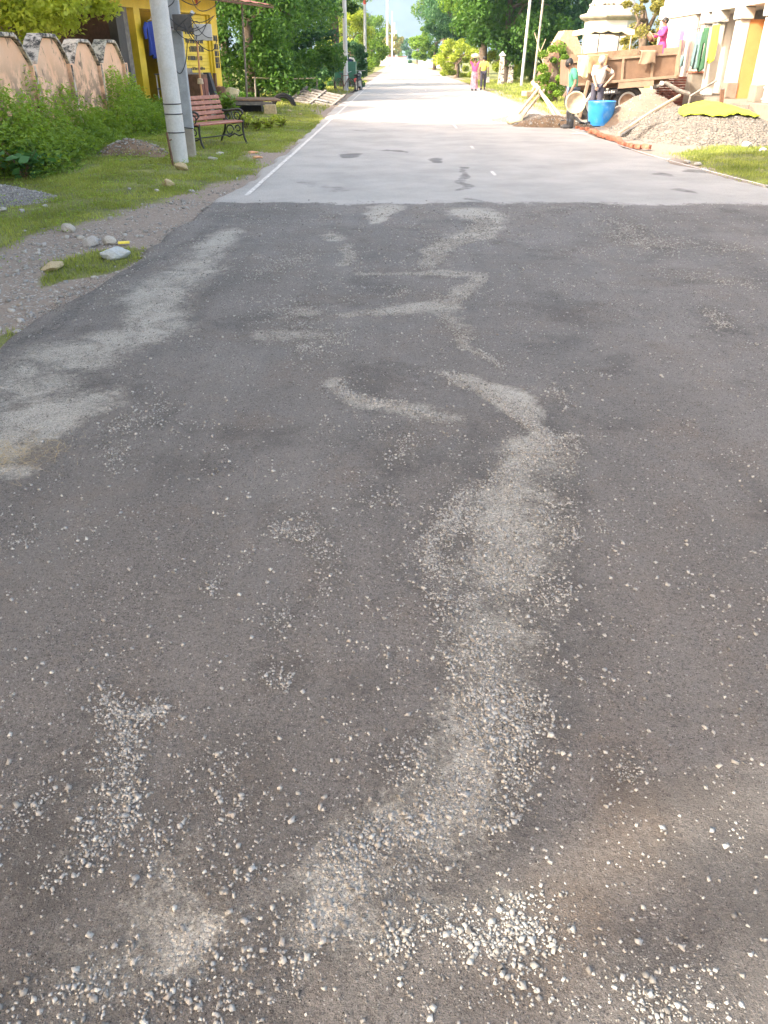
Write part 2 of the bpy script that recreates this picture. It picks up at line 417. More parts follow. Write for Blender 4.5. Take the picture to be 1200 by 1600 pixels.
def noise2(X, Y, seed=0, octs=4, base=1.0):
    """cheap value noise, vectorised"""
    r = np.random.default_rng(seed); tab = r.random((256, 256)); out = 0; amp = 1; tot = 0; f = base
    for o in range(octs):
        x = X * f + 37.1 * o; y = Y * f + 11.7 * o
        xi = np.floor(x).astype(int); yi = np.floor(y).astype(int); fx = x - xi; fy = y - yi
        fx = fx * fx * (3 - 2 * fx); fy = fy * fy * (3 - 2 * fy)
        g = lambda i, j: tab[(xi + i) % 256, (yi + j) % 256]
        out = out + amp * ((g(0, 0) * (1 - fx) + g(1, 0) * fx) * (1 - fy) + (g(0, 1) * (1 - fx) + g(1, 1) * fx) * fy)
        tot += amp; amp *= .5; f *= 2
    return out / tot

GRAVEL = [  # loose chippings: (x0,v0,r0,x1,v1,r1,weight)
    (765, 342, 22, 745, 370, 26, .5), (745, 370, 24, 680, 392, 22, .75), (680, 395, 24, 668, 425, 14, .8),
    (560, 434, 8, 670, 430, 10, .7), (670, 430, 10, 735, 436, 12, .8), (735, 438, 18, 745, 455, 16, .75), (738, 458, 18, 690, 486, 22, .95),
    (690, 492, 16, 520, 496, 9, .9), (695, 500, 14, 715, 545, 14, .7), (715, 545, 16, 790, 575, 14, .5), (640, 460, 16, 600, 470, 10, .5),
    (420, 530, 16, 470, 528, 18, .7), (470, 487, 18, 480, 490, 16, .7), (515, 375, 14, 520, 378, 12, .5), (545, 385, 7, 530, 420, 10, .6),
    (515, 452, 12, 525, 455, 10, .5), (470, 555, 16, 500, 550, 16, .5), (390, 440, 40, 480, 400, 40, .25), (440, 470, 60, 520, 560, 60, .22),
    (530, 600, 12, 575, 632, 18, .9), (575, 632, 16, 640, 652, 18, .9), (640, 655, 20, 695, 662, 16, .95),
    (695, 590, 14, 760, 620, 20, .8), (760, 620, 20, 840, 655, 20, .65), (835, 655, 26, 850, 720, 30, .8),
    (850, 700, 38, 760, 760, 40, .55), (740, 760, 44, 690, 840, 30, .85), (690, 850, 34, 700, 880, 28, .95), (720, 890, 26, 745, 960, 30, .95),
    (850, 780, 60, 850, 900, 50, .55), (790, 800, 60, 790, 950, 60, .45), (750, 980, 40, 760, 1060, 50, .95), (870, 950, 28, 880, 930, 26, .7),
    (760, 1060, 55, 730, 1130, 50, 1.), (830, 1010, 40, 880, 1060, 30, .45), (740, 1140, 60, 800, 1200, 50, .95), (770, 1200, 55, 770, 1280, 50, .75),
    (640, 1170, 40, 600, 1180, 40, .55), (700, 1240, 50, 640, 1330, 90, .75), (600, 1330, 90, 540, 1420, 90, .6),
    (620, 760, 10, 560, 785, 14, .55), (600, 720, 22, 640, 690, 18, .45), (430, 850, 18, 500, 845, 24, .75), (500, 850, 30, 560, 900, 30, .45),
    (440, 1040, 22, 470, 1050, 22, .7), (440, 970, 26, 470, 960, 20, .4), (340, 940, 20, 345, 930, 14, .5), (130, 1110, 26, 190, 1150, 40, .7),
    (230, 1090, 24, 190, 1180, 36, .75), (170, 1180, 46, 160, 1280, 46, .85), (160, 1280, 50, 100, 1340, 44, .75), (230, 1310, 40, 270, 1340, 30, .7),
    (60, 1270, 40, 30, 1310, 40, .6), (310, 1250, 40, 380, 1200, 60, .35), (420, 1300, 70, 300, 1330, 70, .35), (560, 980, 14, 560, 1000, 14, .3),
    (300, 1580, 60, 0, 1560, 60, .45), (500, 1560, 60, 300, 1560, 60, .4), (720, 1560, 70, 900, 1540, 70, .85), (620, 1590, 60, 640, 1500, 50, .6),
    (950, 1280, 26, 980, 1260, 22, .45), (1180, 1590, 60, 1000, 1590, 60, .45), (200, 680, 30, 260, 640, 26, .40), (180, 730, 30, 190, 700, 26, .35),
    (100, 830, 30, 60, 860, 26, .3), (1110, 490, 18, 1140, 530, 14, .5), (960, 350, 40, 1010, 400, 40, .28), (1050, 430, 30, 1170, 450, 30, .3), (1020, 380, 40, 1180, 400, 40, .22),
    (890, 690, 22, 900, 760, 22, .4), (880, 620, 20, 900, 650, 20, .35)]
DUST = [
    (735, 336, 30, 768, 345, 26, 1.3), (765, 362, 24, 720, 375, 24, 1.1), (725, 375, 22, 670, 398, 18, .9), (605, 330, 26, 590, 352, 10, 1.1),
    (745, 442, 14, 720, 465, 18, .95), (700, 484, 18, 610, 496, 10, .95), (690, 385, 14, 665, 415, 12, .8),
    (735, 600, 18, 790, 625, 24, 1.2), (790, 628, 26, 840, 648, 24, 1.4), (830, 650, 18, 830, 690, 22, .75), (815, 700, 34, 790, 800, 44, .85),
    (790, 800, 48, 815, 900, 48, .9), (815, 900, 34, 800, 1000, 26, .66), (760, 1060, 30, 735, 1120, 24, .55), (700, 1190, 40, 690, 1260, 40, 1.1),
    (700, 1260, 40, 640, 1320, 60, .55), (520, 1420, 44, 505, 1490, 40, 1.4), (270, 1470, 36, 255, 1500, 34, 1.0), (700, 1400, 46, 640, 1420, 40, .52), (200, 1420, 60, 120, 1520, 50, .42), (800, 1450, 26, 780, 1440, 24, .45),
    (350, 368, 26, 320, 410, 32, .72), (320, 410, 36, 270, 455, 48, .74), (255, 465, 50, 235, 525, 40, .84), (220, 520, 62, 130, 560, 66, .72), (110, 560, 64, 30, 620, 66, .6),
    (160, 630, 40, 40, 650, 58, .80), (60, 675, 48, 0, 700, 56, .85), (0, 748, 34, 40, 742, 26, .7), (300, 415, 22, 370, 365, 9, .5), (60, 590, 60, 0, 640, 60, .6),
    (830, 720, 60, 800, 950, 70, .58), (790, 950, 60, 740, 1150, 60, .55), (720, 1150, 70, 680, 1300, 90, .62), (640, 1320, 110, 540, 1440, 110, .58), (300, 1440, 120, 120, 1500, 110, .34), (180, 1180, 60, 140, 1300, 60, .25),
    (670, 430, 14, 735, 436, 20, .75), (560, 434, 9, 670, 430, 12, .6), (700, 490, 24, 540, 496, 14, .62), (530, 602, 16, 590, 640, 22, .7), (600, 648, 20, 690, 658, 26, .75), (420, 530, 22, 465, 527, 22, .62), (470, 487, 18, 480, 490, 18, .6), (515, 374, 14, 520, 378, 14, .55), (545, 388, 8, 530, 418, 12, .55), (700, 500, 16, 715, 545, 14, .5)]
SOIL_SUN = [(1000, 1290, 90, 900, 1420, 110, .62), (1160, 1050, 70, 1150, 1180, 60, .5), (900, 1420, 120, 780, 1560, 90, .55), (1050, 1450, 90, 1000, 1580, 90, .4), (60, 730, 50, 20, 700, 40, .5), (230, 1380, 100, 100, 1400, 80, .3)]  # brown soil; the lower right strokes paint a warm sun patch
TAR = [(380, 350, 60, 430, 340, 60, .35), (1000, 370, 60, 1180, 430, 60, .75), (1110, 500, 34, 1140, 530, 30, .8), (0, 560, 18, 120, 487, 12, .9), (120, 487, 12, 240, 415, 10, .85), (240, 415, 10, 330, 358, 8, .7),
       (870, 640, 18, 900, 720, 20, .55), (560, 785, 16, 640, 720, 18, .5), (680, 870, 18, 730, 980, 16, .5), (1180, 350, 60, 1000, 345, 40, .5), (580, 450, 60, 620, 400, 60, .25), (860, 1120, 30, 860, 1180, 30, .3)]
PATCH = [(550, 245, 18, 552, 248, 16, .9), (555, 205, 16, 575, 206, 14, .5), (600, 238, 12, 630, 240, 8, .7), (680, 250, 14, 690, 256, 10, .75), (720, 265, 9, 726, 300, 12, .6), (735, 316, 16, 745, 318, 14, .6),
         (550, 278, 8, 552, 279, 8, .55), (480, 290, 30, 520, 300, 30, .45), (605, 213, 10, 612, 214, 8, .5), (690, 222, 6, 700, 224, 6, .35),
         (1085, 270, 22, 1120, 275, 14, .7), (1030, 275, 18, 1050, 278, 10, .6), (1060, 300, 18, 1080, 304, 14, .55), (1140, 312, 20, 1150, 314, 14, .4), (640, 110, 12, 690, 112, 10, .8), (680, 118, 12, 700, 119, 10, .8), (637, 132, 5, 640, 133, 4, .8)]

# ------------------------------------------------------------------ the setting
def edge_left(Y):
    ys = [-8, 3.0, 5, 7, 9, 10.3, 12, 20, 24, 30, 60, 2000]; xs = [-2.75, -2.70, -2.62, -2.52, -2.45, -2.45, -2.32, -2.30, -2.35, -2.45, -2.5, -2.5]
    return np.interp(Y, ys, xs) + (noise2(Y, Y * 0 + 3.3, 5, 4, 1.3) - .5) * np.interp(Y, [0, 30, 60], [.28, .35, .1])
def edge_right(Y):
    ys = [-8, 9, 11, 13, 16, 20, 30, 60, 2000]; xs = [6.6, 6.0, 5.45, 5.05, 4.75, 4.75, 4.9, 5.0, 5.0]
    return np.interp(Y, ys, xs) + (noise2(Y, Y * 0 + 9.3, 6, 4, 1.3) - .5) * np.interp(Y, [0, 30, 60], [.28, .35, .1])
def spaced(a, fine_to, step, far, grow):
    v = [a]
    while v[-1] < fine_to: v.append(v[-1] + step)
    while v[-1] < far: v.append(v[-1] + step); step *= grow
    return np.array(v)
ys = spaced(-6.0, 12.0, .045, 1900, 1.035); nu = 190
Yg = np.repeat(ys, nu); u = np.tile(np.linspace(0, 1, nu), len(ys))
Xg = edge_left(Yg) * (1 - u) + edge_right(Yg) * u
lat = np.minimum(Xg - edge_left(Yg), edge_right(Yg) - Xg)
def road_z(X, Y):
    return .03 + .012 * (noise2(X, Y, 11, 4, .8) - .5) + .006 * (noise2(X, Y, 12, 3, 6) - .5)
Zg = road_z(Xg, Yg) - .07 * np.clip(1 - lat / .10, 0, 1) ** 1.5
idx = (np.arange(len(ys) - 1)[:, None] * nu + np.arange(nu - 1)[None, :]).ravel()
Fg = np.stack([idx, idx + 1, idx + nu + 1, idx + nu], 1)
warpx = (noise2(Xg, Yg, 21, 4, 2.2) - .5) * .30; warpy = (noise2(Xg, Yg, 22, 4, 2.2) - .5) * .40
road = mesh_np('road', np.stack([Xg, Yg, Zg], 1), Fg, M['road'], smooth=True, attrs={
    'gravel': strokes(Xg + warpx, Yg + warpy, GRAVEL), 'dust': strokes(Xg + warpx, Yg + warpy, DUST, .75),
    'soil': strokes(Xg, Yg, SOIL_SUN, .8), 'tar': strokes(Xg + warpx, Yg + warpy, TAR, .6), 'patch': strokes(Xg + warpx, Yg + warpy, PATCH, .6)})
tag(road, 'worn two lane asphalt road with loose chippings and pale dust', kind='structure')

# verge / terrain
def poly_mask(px, soft, X, Y):
    """soft inside-mask of a polygon given in photo pixels on the ground"""
    P = [at(a, b) for a, b in px]; n = len(P); ins = np.zeros(X.shape, bool); dm = np.full(X.shape, 1e9)
    for i in range(n):
        a, b = P[i], P[(i + 1) % n]
        c = ((a.y > Y) != (b.y > Y)) & (X < (b.x - a.x) * (Y - a.y) / (b.y - a.y + 1e-12) + a.x); ins ^= c
        dx, dy = b.x - a.x, b.y - a.y; s = np.clip(((X - a.x) * dx + (Y - a.y) * dy) / (dx * dx + dy * dy + 1e-9), 0, 1)
        dm = np.minimum(dm, np.hypot(X - a.x - s * dx, Y - a.y - s * dy))
    d = np.where(ins, dm, -dm)
    return np.clip(.5 + d / (2 * soft), 0, 1)
GRASS_L = [(-900, 520), (0, 405), (60, 375), (150, 350), (250, 318), (330, 293), (400, 272), (415, 262), (395, 245), (385, 238), (440, 238), (470, 218), (495, 205), (512, 192), (500, 178), (470, 165), (400, 160), (250, 160), (-200, 160), (-900, 200)]
GRASS_I = [(62, 440), (70, 415), (130, 395), (200, 384), (240, 388), (235, 402), (180, 425), (100, 440), (64, 452)]
GRASS_J = [(-60, 570), (-30, 535), (20, 512), (50, 508), (40, 525), (0, 556)]
GRASS_R = [(1050, 240), (1120, 232), (1260, 225), (1600, 260), (1600, 330), (1300, 320), (1190, 290), (1120, 268)]
def grass_mask(X, Y):
    g = np.maximum.reduce([poly_mask(GRASS_L, .25, X, Y), poly_mask(GRASS_I, .08, X, Y), poly_mask(GRASS_J, .06, X, Y), poly_mask(GRASS_R, .2, X, Y)])
    far = np.clip((Y - 29) / 3, 0, 1) * np.clip((np.abs(X - 1.2) - 4.2) / .6, 0, 1)
    back = np.clip((2 - Y) / 4, 0, 1) * np.clip((np.abs(X - 1.2) - 5) / 2, 0, 1)
    side = np.clip((X - 8) / 3, 0, 1) * .45
    return np.maximum.reduce([g, far, back, side])
def zg(X, Y):
    """ground height away from the road"""
    X = np.asarray(X, float); Y = np.asarray(Y, float)
    off = np.maximum(-2.6 - X, X - 5.3)
    rise = np.clip(off / 1.5, 0, 1)
    z = -.01 + rise * .05 + rise * .10 * (noise2(X, Y, 31, 4, .55) - .5) + .02 * (noise2(X, Y, 32, 4, 4) - .5)
    b = at(215, 240)
    z = z + .22 * np.exp(-(((X - b.x) / .8) ** 2 + ((Y - b.y) / .8) ** 2))
    return z
def axis(fine, step, far, grow):
    v = [0.0]; s = step
    while v[-1] < far:
        v.append(v[-1] + s)
        if v[-1] > fine: s *= grow
    v = np.array(v); return np.concatenate([-v[:0:-1], v])
xs = axis(9, .07, 2600, 1.11); ya = axis(16, .09, 4200, 1.09) + 14
ya = ya[(ya > -190) & (ya < 3580)]; xs = xs[np.abs(xs) < 2580]
XX, YY = np.meshgrid(xs, ya); Xf, Yf = XX.ravel(), YY.ravel()
ins = (Xf > edge_left(Yf) + .05) & (Xf < edge_right(Yf) - .05) & (Yf < 1900) & (Yf > -6)
Zf = np.where(ins, -.05, zg(Xf, Yf)); Zf = np.where(np.hypot(Xf, Yf - 14) > 60, np.minimum(Zf, .04), Zf)
nx = len(xs); idx = (np.arange(len(ya) - 1)[:, None] * nx + np.arange(nx - 1)[None, :]).ravel()
Fg2 = np.stack([idx, idx + 1, idx + nx + 1, idx + nx], 1)
gm = grass_mask(Xf, Yf)
grav = np.clip(1 - gm, 0, 1) * np.clip((-Xf - 2.0) / .3, 0, 1) * np.clip((12 - Yf) / 6, .25, 1)
ground = mesh_np('ground', np.stack([Xf, Yf, Zf], 1), Fg2, M['ground'], smooth=True, attrs={'grass': gm, 'gravel': grav * .5})
tag(ground, 'verge of soil, gravel and short grass beside the road', kind='structure')

# painted lines (thin sheets over the asphalt)
t = NT('worn_line_paint')
cc = t.mix(t.ramp(t.noise(20, 6, .75), .40, .66), (.40, .38, .355), (.80, .78, .74))
M['line'] = t.set(cc, .8)
def line(name, pts, wd, label):
    P = []; 
    for (x0, y0), (x1, y1) in zip(pts, pts[1:]):
        n = max(2, int(abs(y1 - y0) / .25)); 
        for i in range(n): s = i / n; P.append((x0 + (x1 - x0) * s, y0 + (y1 - y0) * s))
    P.append(pts[-1]); P = np.array(P)
    wv = wd * (1 + .25 * (noise2(P[:, 1], P[:, 1] * 0, 41, 3, 3) - .5))
    L = np.stack([P[:, 0] - wv / 2, P[:, 1], road_z(P[:, 0], P[:, 1]) + .005], 1); Rr = np.stack([P[:, 0] + wv / 2, P[:, 1], road_z(P[:, 0], P[:, 1]) + .005], 1)
    n = len(P); V = np.concatenate([L, Rr]); i = np.arange(n - 1)
    o = mesh_np(name, V, np.stack([i, i + n, i + n + 1, i + 1], 1), M['line'], road); tag(o, label); return o
line('edge_line', [(-2.03, 10.9), (-2.03, 14), (-2.05, 24), (-2.1, 60), (-2.1, 400)], .065, 'faded white left edge line')
line('edge_line', [(at(1210, 297).x, at(1210, 297).y), (at(1120, 274).x, at(1120, 274).y), (at(1075, 262).x, at(1075, 262).y), (at(1000, 240).x, at(1000, 240).y), (4.4, 22), (4.6, 60), (4.6, 400)], .035, 'faded white right edge line')
for k, y0 in enumerate((13.0, 17.2, 22.5, 28, 34, 41, 50, 62, 76, 92)):
    line('centre_dash', [(1.5, y0), (1.5, y0 + (.55 if k < 2 else 1.6))], .06, 'worn centre dash')

# ------------------------------------------------------------------ far hills
n = 120; hx = np.linspace(-2400, 2400, n); prof = 190 + 110 * noise2(hx / 600, hx * 0, 51, 4, 1) - np.abs(hx) * .012
rows = []
for k, (yy, f) in enumerate(((1900, 0), (2050, .25), (2250, .62), (2500, 1.0), (2800, .8), (3300, .0))):
    rows.append(np.stack([hx, yy + 140 * noise2(hx / 300, hx * 0 + k, 52, 3, 1), prof * f * (1 + .25 * (noise2(hx / 150, hx * 0 + k * 3, 53, 4, 1) - .5)) - 3], 1))
V = np.concatenate(rows); idx = (np.arange(5)[:, None] * n + np.arange(n - 1)[None, :]).ravel()
M['hill'] = simple('forested_hill', (.045, .065, .05), 1, .4, .01, .0, grain=.08)
tag(mesh_np('hills', V, np.stack([idx, idx + 1, idx + n + 1, idx + n], 1), M['hill'], smooth=True), 'forested mountain fading into blue haze', kind='structure')

# ------------------------------------------------------------------ scattering of stones
PHI = (1 + 5 ** .5) / 2
ICO_V = np.array([(-1, PHI, 0), (1, PHI, 0), (-1, -PHI, 0), (1, -PHI, 0), (0, -1, PHI), (0, 1, PHI), (0, -1, -PHI), (0, 1, -PHI), (PHI, 0, -1), (PHI, 0, 1), (-PHI, 0, -1), (-PHI, 0, 1)]) / 1.9
ICO_F = np.array([(0, 11, 5), (0, 5, 1), (0, 1, 7), (0, 7, 10), (0, 10, 11), (1, 5, 9), (5, 11, 4), (11, 10, 2), (10, 7, 6), (7, 1, 8), (3, 9, 4), (3, 4, 2), (3, 2, 6), (3, 6, 8), (3, 8, 9), (4, 9, 5), (2, 4, 11), (6, 2, 10), (8, 6, 7), (9, 8, 1)])
OCT_V = np.array([(1, 0, 0), (-1, 0, 0), (0, 1, 0), (0, -1, 0), (0, 0, 1), (0, 0, -1)], float)
OCT_F = np.array([(0, 2, 4), (2, 1, 4), (1, 3, 4), (3, 0, 4), (2, 0, 5), (1, 2, 5), (3, 1, 5), (0, 3, 5)])
BOX_V = np.array([(a, b, c) for c in (-1, 1) for b in (-1, 1) for a in (-1, 1)], float) * .66
BOX_F = np.array([(0, 2, 1), (1, 2, 3), (4, 5, 6), (5, 7, 6), (0, 1, 4), (1, 5, 4), (2, 6, 3), (3, 6, 7), (0, 4, 2), (2, 4, 6), (1, 3, 5), (3, 7, 5)])
def rotmats(n, r, tilt=1.0):
    a = r.random(n) * 2 * np.pi; b = (r.random(n) - .5) * np.pi * tilt; c = r.random(n) * 2 * np.pi
    ca, sa, cb, sb, cc_, sc_ = np.cos(a), np.sin(a), np.cos(b), np.sin(b), np.cos(c), np.sin(c); z = np.zeros(n); o = np.ones(n)
    Rz = np.stack([ca, -sa, z, sa, ca, z, z, z, o], 1).reshape(n, 3, 3)
    Rx = np.stack([o, z, z, z, cb, -sb, z, sb, cb], 1).reshape(n, 3, 3)
    Rc = np.stack([cc_, -sc_, z, sc_, cc_, z, z, z, o], 1).reshape(n, 3, 3)
    return Rz @ Rx @ Rc
def stones(P, rad, r, V0=BOX_V, F0=BOX_F, flat=.72):
    n = len(P); k = len(V0)
    V = V0[None] * (1 + (r.random((n, k, 1)) - .5) * .35) + (r.random((n, k, 3)) - .5) * .62
    sc_ = rad[:, None] * np.stack([.85 + .5 * r.random(n), .7 + .35 * r.random(n), flat * (.8 + .4 * r.random(n))], 1)
    V = V * sc_[:, None, :]; V = np.einsum('nij,nkj->nki', rotmats(n, r, .42), V) + P[:, None, :]
    Fc = F0[None] + (np.arange(n) * k)[:, None, None]
    return V.reshape(-1, 3), Fc.reshape(-1, 3), np.repeat(r.random(n), k)
t = NT('chippings'); a = t.attr('tint')
cc = t.mix(a, (.14, .134, .125), (.44, .43, .40))
cc = t.mix(t.ramp(t.math('FRACT', t.math('MULTIPLY', a, 17.3)), .86, .97, 0, .45), cc, (.33, .28, .23))
cc = t.mix(t.ramp(t.math('FRACT', t.math('MULTIPLY', a, 7.9)), .75, .9, 0, .5), cc, (.29, .30, .31))
cc = t.mix(t.ramp(t.noise(170, 4, .7), .45, .7, 0, .45), cc, (.13, .12, .11))
M['chip'] = t.set(cc, .85, t.bump(t.noise(300, 3, .7), .35, .002), .3)

N = 700000
cx = rng.uniform(-3.2, 6.3, N); cy = rng.uniform(.35, 10.8, N); clump = noise2(cx, cy, 61, 4, 3.5); fine = noise2(cx, cy, 62, 3, 11)
dens = .050 + .24 * np.clip((clump - .48) * 5, 0, 1) * np.clip((fine - .40) * 4, 0, 1.3) + .17 * np.clip((3.6 - cy) / 1.6, 0, 1) * np.clip((fine - .3) * 2.5, 0.1, 1)
dens *= np.interp(cx, [2.0, 3.0], [1, .40])
keep = rng.random(N) < dens; bx, by = cx[keep], cy[keep]
tx_, ty_ = [], []
for x0, v0, r0, x1, v1, r1, wgt in GRAVEL:         # the winding trails, stroke by stroke
    a, b = at(x0, v0), at(x1, v1); ra = r0 * pix(a.x, a.y)[2] / F; rb = r1 * pix(b.x, b.y)[2] / F
    ln_ = math.hypot(b.x - a.x, b.y - a.y); area = (ra + rb) * ln_ + math.pi * (ra * ra + rb * rb) / 2
    n_ = int(area * wgt ** 1.25 * (21000 if min(a.y, b.y) < 5 else 13000))
    s = rng.random(n_); ang = rng.random(n_) * 6.283; q = np.where(rng.random(n_) < .52, rng.random(n_) ** .6 * 1.05, rng.exponential(.85, n_))
    rr_ = (ra + (rb - ra) * s) * q; s2 = s * (1 + (ra + rb) / (ln_ + .01) * 0)
    tx_.append(a.x + (b.x - a.x) * s2 + np.cos(ang) * rr_); ty_.append(a.y + (b.y - a.y) * s2 + np.sin(ang) * rr_ * 1.35)
tx_, ty_ = np.concatenate(tx_), np.concatenate(ty_)
tx_ += (noise2(tx_, ty_, 21, 4, 2.2) - .5) * -.30; ty_ += (noise2(tx_, ty_, 22, 4, 2.2) - .5) * -.40
cl = noise2(tx_, ty_, 63, 4, 6); keep = rng.random(len(tx_)) < np.clip((cl - .18) * 3.2, .2, 1); tx_, ty_ = tx_[keep], ty_[keep]
sx_ = np.concatenate([bx, tx_]); sy_ = np.concatenate([by, ty_]); gk = np.concatenate([bx * 0, tx_ * 0 + 1])
PX, PV, _ = pix(sx_, sy_); keep = (PX > -60) & (PX < 1260) & (PV < 1690) & (sx_ > edge_left(sy_) + .03) & (sx_ < edge_right(sy_)) & (sy_ < 10.25 + .35 * rng.random(len(sy_)) ** 3)
sx_, sy_, gk = sx_[keep], sy_[keep], gk[keep]; ns = len(sx_)
rad = np.where(gk > 0, np.clip(np.exp(rng.normal(math.log(.0029), .40, ns)), .0013, .0070), np.clip(np.exp(rng.normal(math.log(.0026), .48, ns)), .0012, .0078)) * np.interp(sy_, [0, 5, 11], [1, 1.15, 1.7])
sP = np.stack([sx_, sy_, road_z(sx_, sy_) + rad * .22], 1)
order = np.argsort(-(rad / pix(sx_, sy_)[2])); sP, rad = sP[order], rad[order]
print('chippings', ns)
nb_ = 280
for i in range(nb_):                       # the largest ones, each its own piece of the road
    rr = np.random.default_rng(900 + i)
    V, Fc, tn = stones(np.zeros((1, 3)), rad[i:i + 1] * 1.12, rr)
    tn = np.full(len(V), rr.random())
    mesh_np('loose_stone', V, Fc, M['chip'], road, tint=tn, loc=tuple(sP[i]))
print('stones', ns)
V, Fc, tn = stones(sP[nb_:], rad[nb_:], rng)
tag(mesh_np('gravel', V, Fc, M['chip'], tint=tn), 'loose grey chippings strewn over the road in winding trails', kind='stuff')
# small dark and pale crumbs of grit
N = 420000; cx = rng.uniform(-2.6, 5.6, N); cy = rng.uniform(.4, 6.5, N); PX, PV, _ = pix(cx, cy)
cl = noise2(cx, cy, 71, 4, 4)
keep = (rng.random(N) < .36 + .50 * np.clip((cl - .5) * 5, 0, 1)) & (PX > -30) & (PX < 1230) & (PV < 1640) & (rng.random(N) < np.interp(cy, [0, 2.5, 6.5], [1, .8, .25]))
cx, cy = cx[keep], cy[keep]; rd = rng.uniform(.0010, .0024, len(cx)) * np.interp(cy, [1, 6], [.9, 1.5])
V, Fc, tn = stones(np.stack([cx, cy, road_z(cx, cy) + .0002], 1), rd, rng, OCT_V, OCT_F, .8)
t = NT('grit'); a = t.attr('tint'); t.set(t.mix(t.ramp(a, .55, .95), (.035, .031, .029), (.24, .23, .215)), .9); M['grit'] = t.m
tag(mesh_np('grit', V, Fc, M['grit'], tint=tn), 'fine dark grit and crumbs covering the asphalt', kind='stuff')
print('grit', len(cx))
# gravel of the left shoulder
N = 90000; cx = rng.uniform(-5.5, -2.35, N); cy = rng.uniform(4.0, 15, N)
gmk = grass_mask(cx, cy); cl = noise2(cx, cy, 81, 4, 2)
keep = (cx < edge_left(cy) + .05) & (rng.random(N) < np.clip(1 - gmk * 1.25, .01, 1) * np.clip((cl - .3) * 2.2, .03, 1) * np.interp(cy, [5, 9, 15], [.34, .22, .08]))
cx, cy = cx[keep], cy[keep]; rd = np.clip(np.exp(rng.normal(math.log(.0085), .5, len(cx))), .004, .03)
V, Fc, tn = stones(np.stack([cx, cy, zg(cx, cy) + rd * .2], 1), rd, rng)
tag(mesh_np('shoulder_gravel', V, Fc, M['chip'], tint=np.clip(tn * .8 + .15, 0, 1)), 'coarser gravel bedded in the dirt shoulder left of the road', kind='stuff')

# ------------------------------------------------------------------ leaves and blades
def leaves(P, size, r, flat=.0, droop=0.0, aspect=.55):
    n = len(P); base = np.array([(-.5, 0, 0), (0, -aspect / 2, .06), (.5, 0, 0), (0, aspect / 2, .06)])
    Rm = rotmats(n, r, 1.0 - flat)
    sc_ = size * (.6 + .8 * r.random(n)); V = base[None] * sc_[:, None, None]
    V = np.einsum('nij,nkj->nki', Rm, V) + P[:, None, :]
    Fc = (np.arange(n) * 4)[:, None] + np.arange(4)[None]
    return V.reshape(-1, 3), Fc
def crown(c, rad, nclump, nleaf, r, clump_r=.28, hollow=.55, floor=None):
    """leaf positions in clumps spread over an ellipsoid; returns P and a tint that is higher for the outer leaves of some clumps"""
    d = r.normal(size=(nclump, 3)); d /= np.linalg.norm(d, axis=1)[:, None]
    q = hollow + (1 - hollow) * r.random(nclump) ** .6
    C = d * q[:, None] * np.array(rad) * (1 + .22 * (r.random((nclump, 1)) - .5)); tone = r.random(nclump)
    k = r.integers(0, nclump, nleaf); R0 = min(rad) * clump_r * (.6 + .8 * r.random(nclump))
    o = r.normal(size=(nleaf, 3)); o /= np.linalg.norm(o, axis=1)[:, None]; o *= (r.random(nleaf) ** .45)[:, None]; o[:, 2] *= .75
    P = C[k] + o * R0[k][:, None] + np.array(c)
    if floor is not None: P[:, 2] = np.where(P[:, 2] < floor, floor + .3 * r.random(nleaf), P[:, 2])
    return P, np.clip(.15 + .55 * tone[k] + .35 * (r.random(nleaf) - .3), 0, 1)
def tree(name, label, cat, base, h, crown_c, crown_r, nleaf, leaf, mat, group=None, trunk_r=.18, seed=1, bark='bark', clumps=60, limbs=6, hollow=.5, clump_r=.3):
    r = np.random.default_rng(seed); b = Vector(base); t_ = thing(name, label, cat, b, 0, group)
    m = MB(); cc_ = Vector(crown_c)
    top = Vector((cc_.x * .7, cc_.y * .7, h * .62)); pts = [Vector((0, 0, -.15))] + [Vector((top.x * s + .12 * (r.random() - .5), top.y * s + .12 * (r.random() - .5), top.z * s)) for s in (.25, .5, .75, 1)]
    m.tube(pts, [trunk_r * 1.35, trunk_r, trunk_r * .85, trunk_r * .65, trunk_r * .45], 9)
    for k in range(limbs):
        s = r.uniform(.35, 1); st = Vector((top.x * s, top.y * s, top.z * s)); q = r.random() * 6.28; e = cc_ + Vector((math.cos(q) * crown_r[0] * .7, math.sin(q) * crown_r[1] * .7, r.uniform(-.3, .6) * crown_r[2]))
        mid = st.lerp(e, .5) + Vector((0, 0, .12 * crown_r[2])); m.tube([st, mid, e], [trunk_r * .45, trunk_r * .28, trunk_r * .08], 6)
    obj('trunk', m, M[bark], t_, smooth=True)
    P, tn = crown(crown_c, crown_r, clumps, nleaf, r, clump_r, hollow, floor=.05)
    V, Fc = leaves(P, leaf, r)
    mesh_np('crown', V, Fc, M[mat], t_, tint=np.repeat(tn, 4))
    return t_
def blades(X, Y, Z, hgt, wid, r, lean=.5):
    n = len(X); q = r.random(n) * 2 * np.pi; l = lean * (r.random(n)) * hgt; dx, dy = np.cos(q), np.sin(q)
    px_, py_ = -dy * wid / 2, dx * wid / 2
    V = np.stack([np.stack([X - px_, Y - py_, Z], 1), np.stack([X + px_, Y + py_, Z], 1), np.stack([X + dx * l, Y + dy * l, Z + hgt], 1)], 1)
    return V.reshape(-1, 3), (np.arange(n) * 3)[:, None] + np.arange(3)[None]

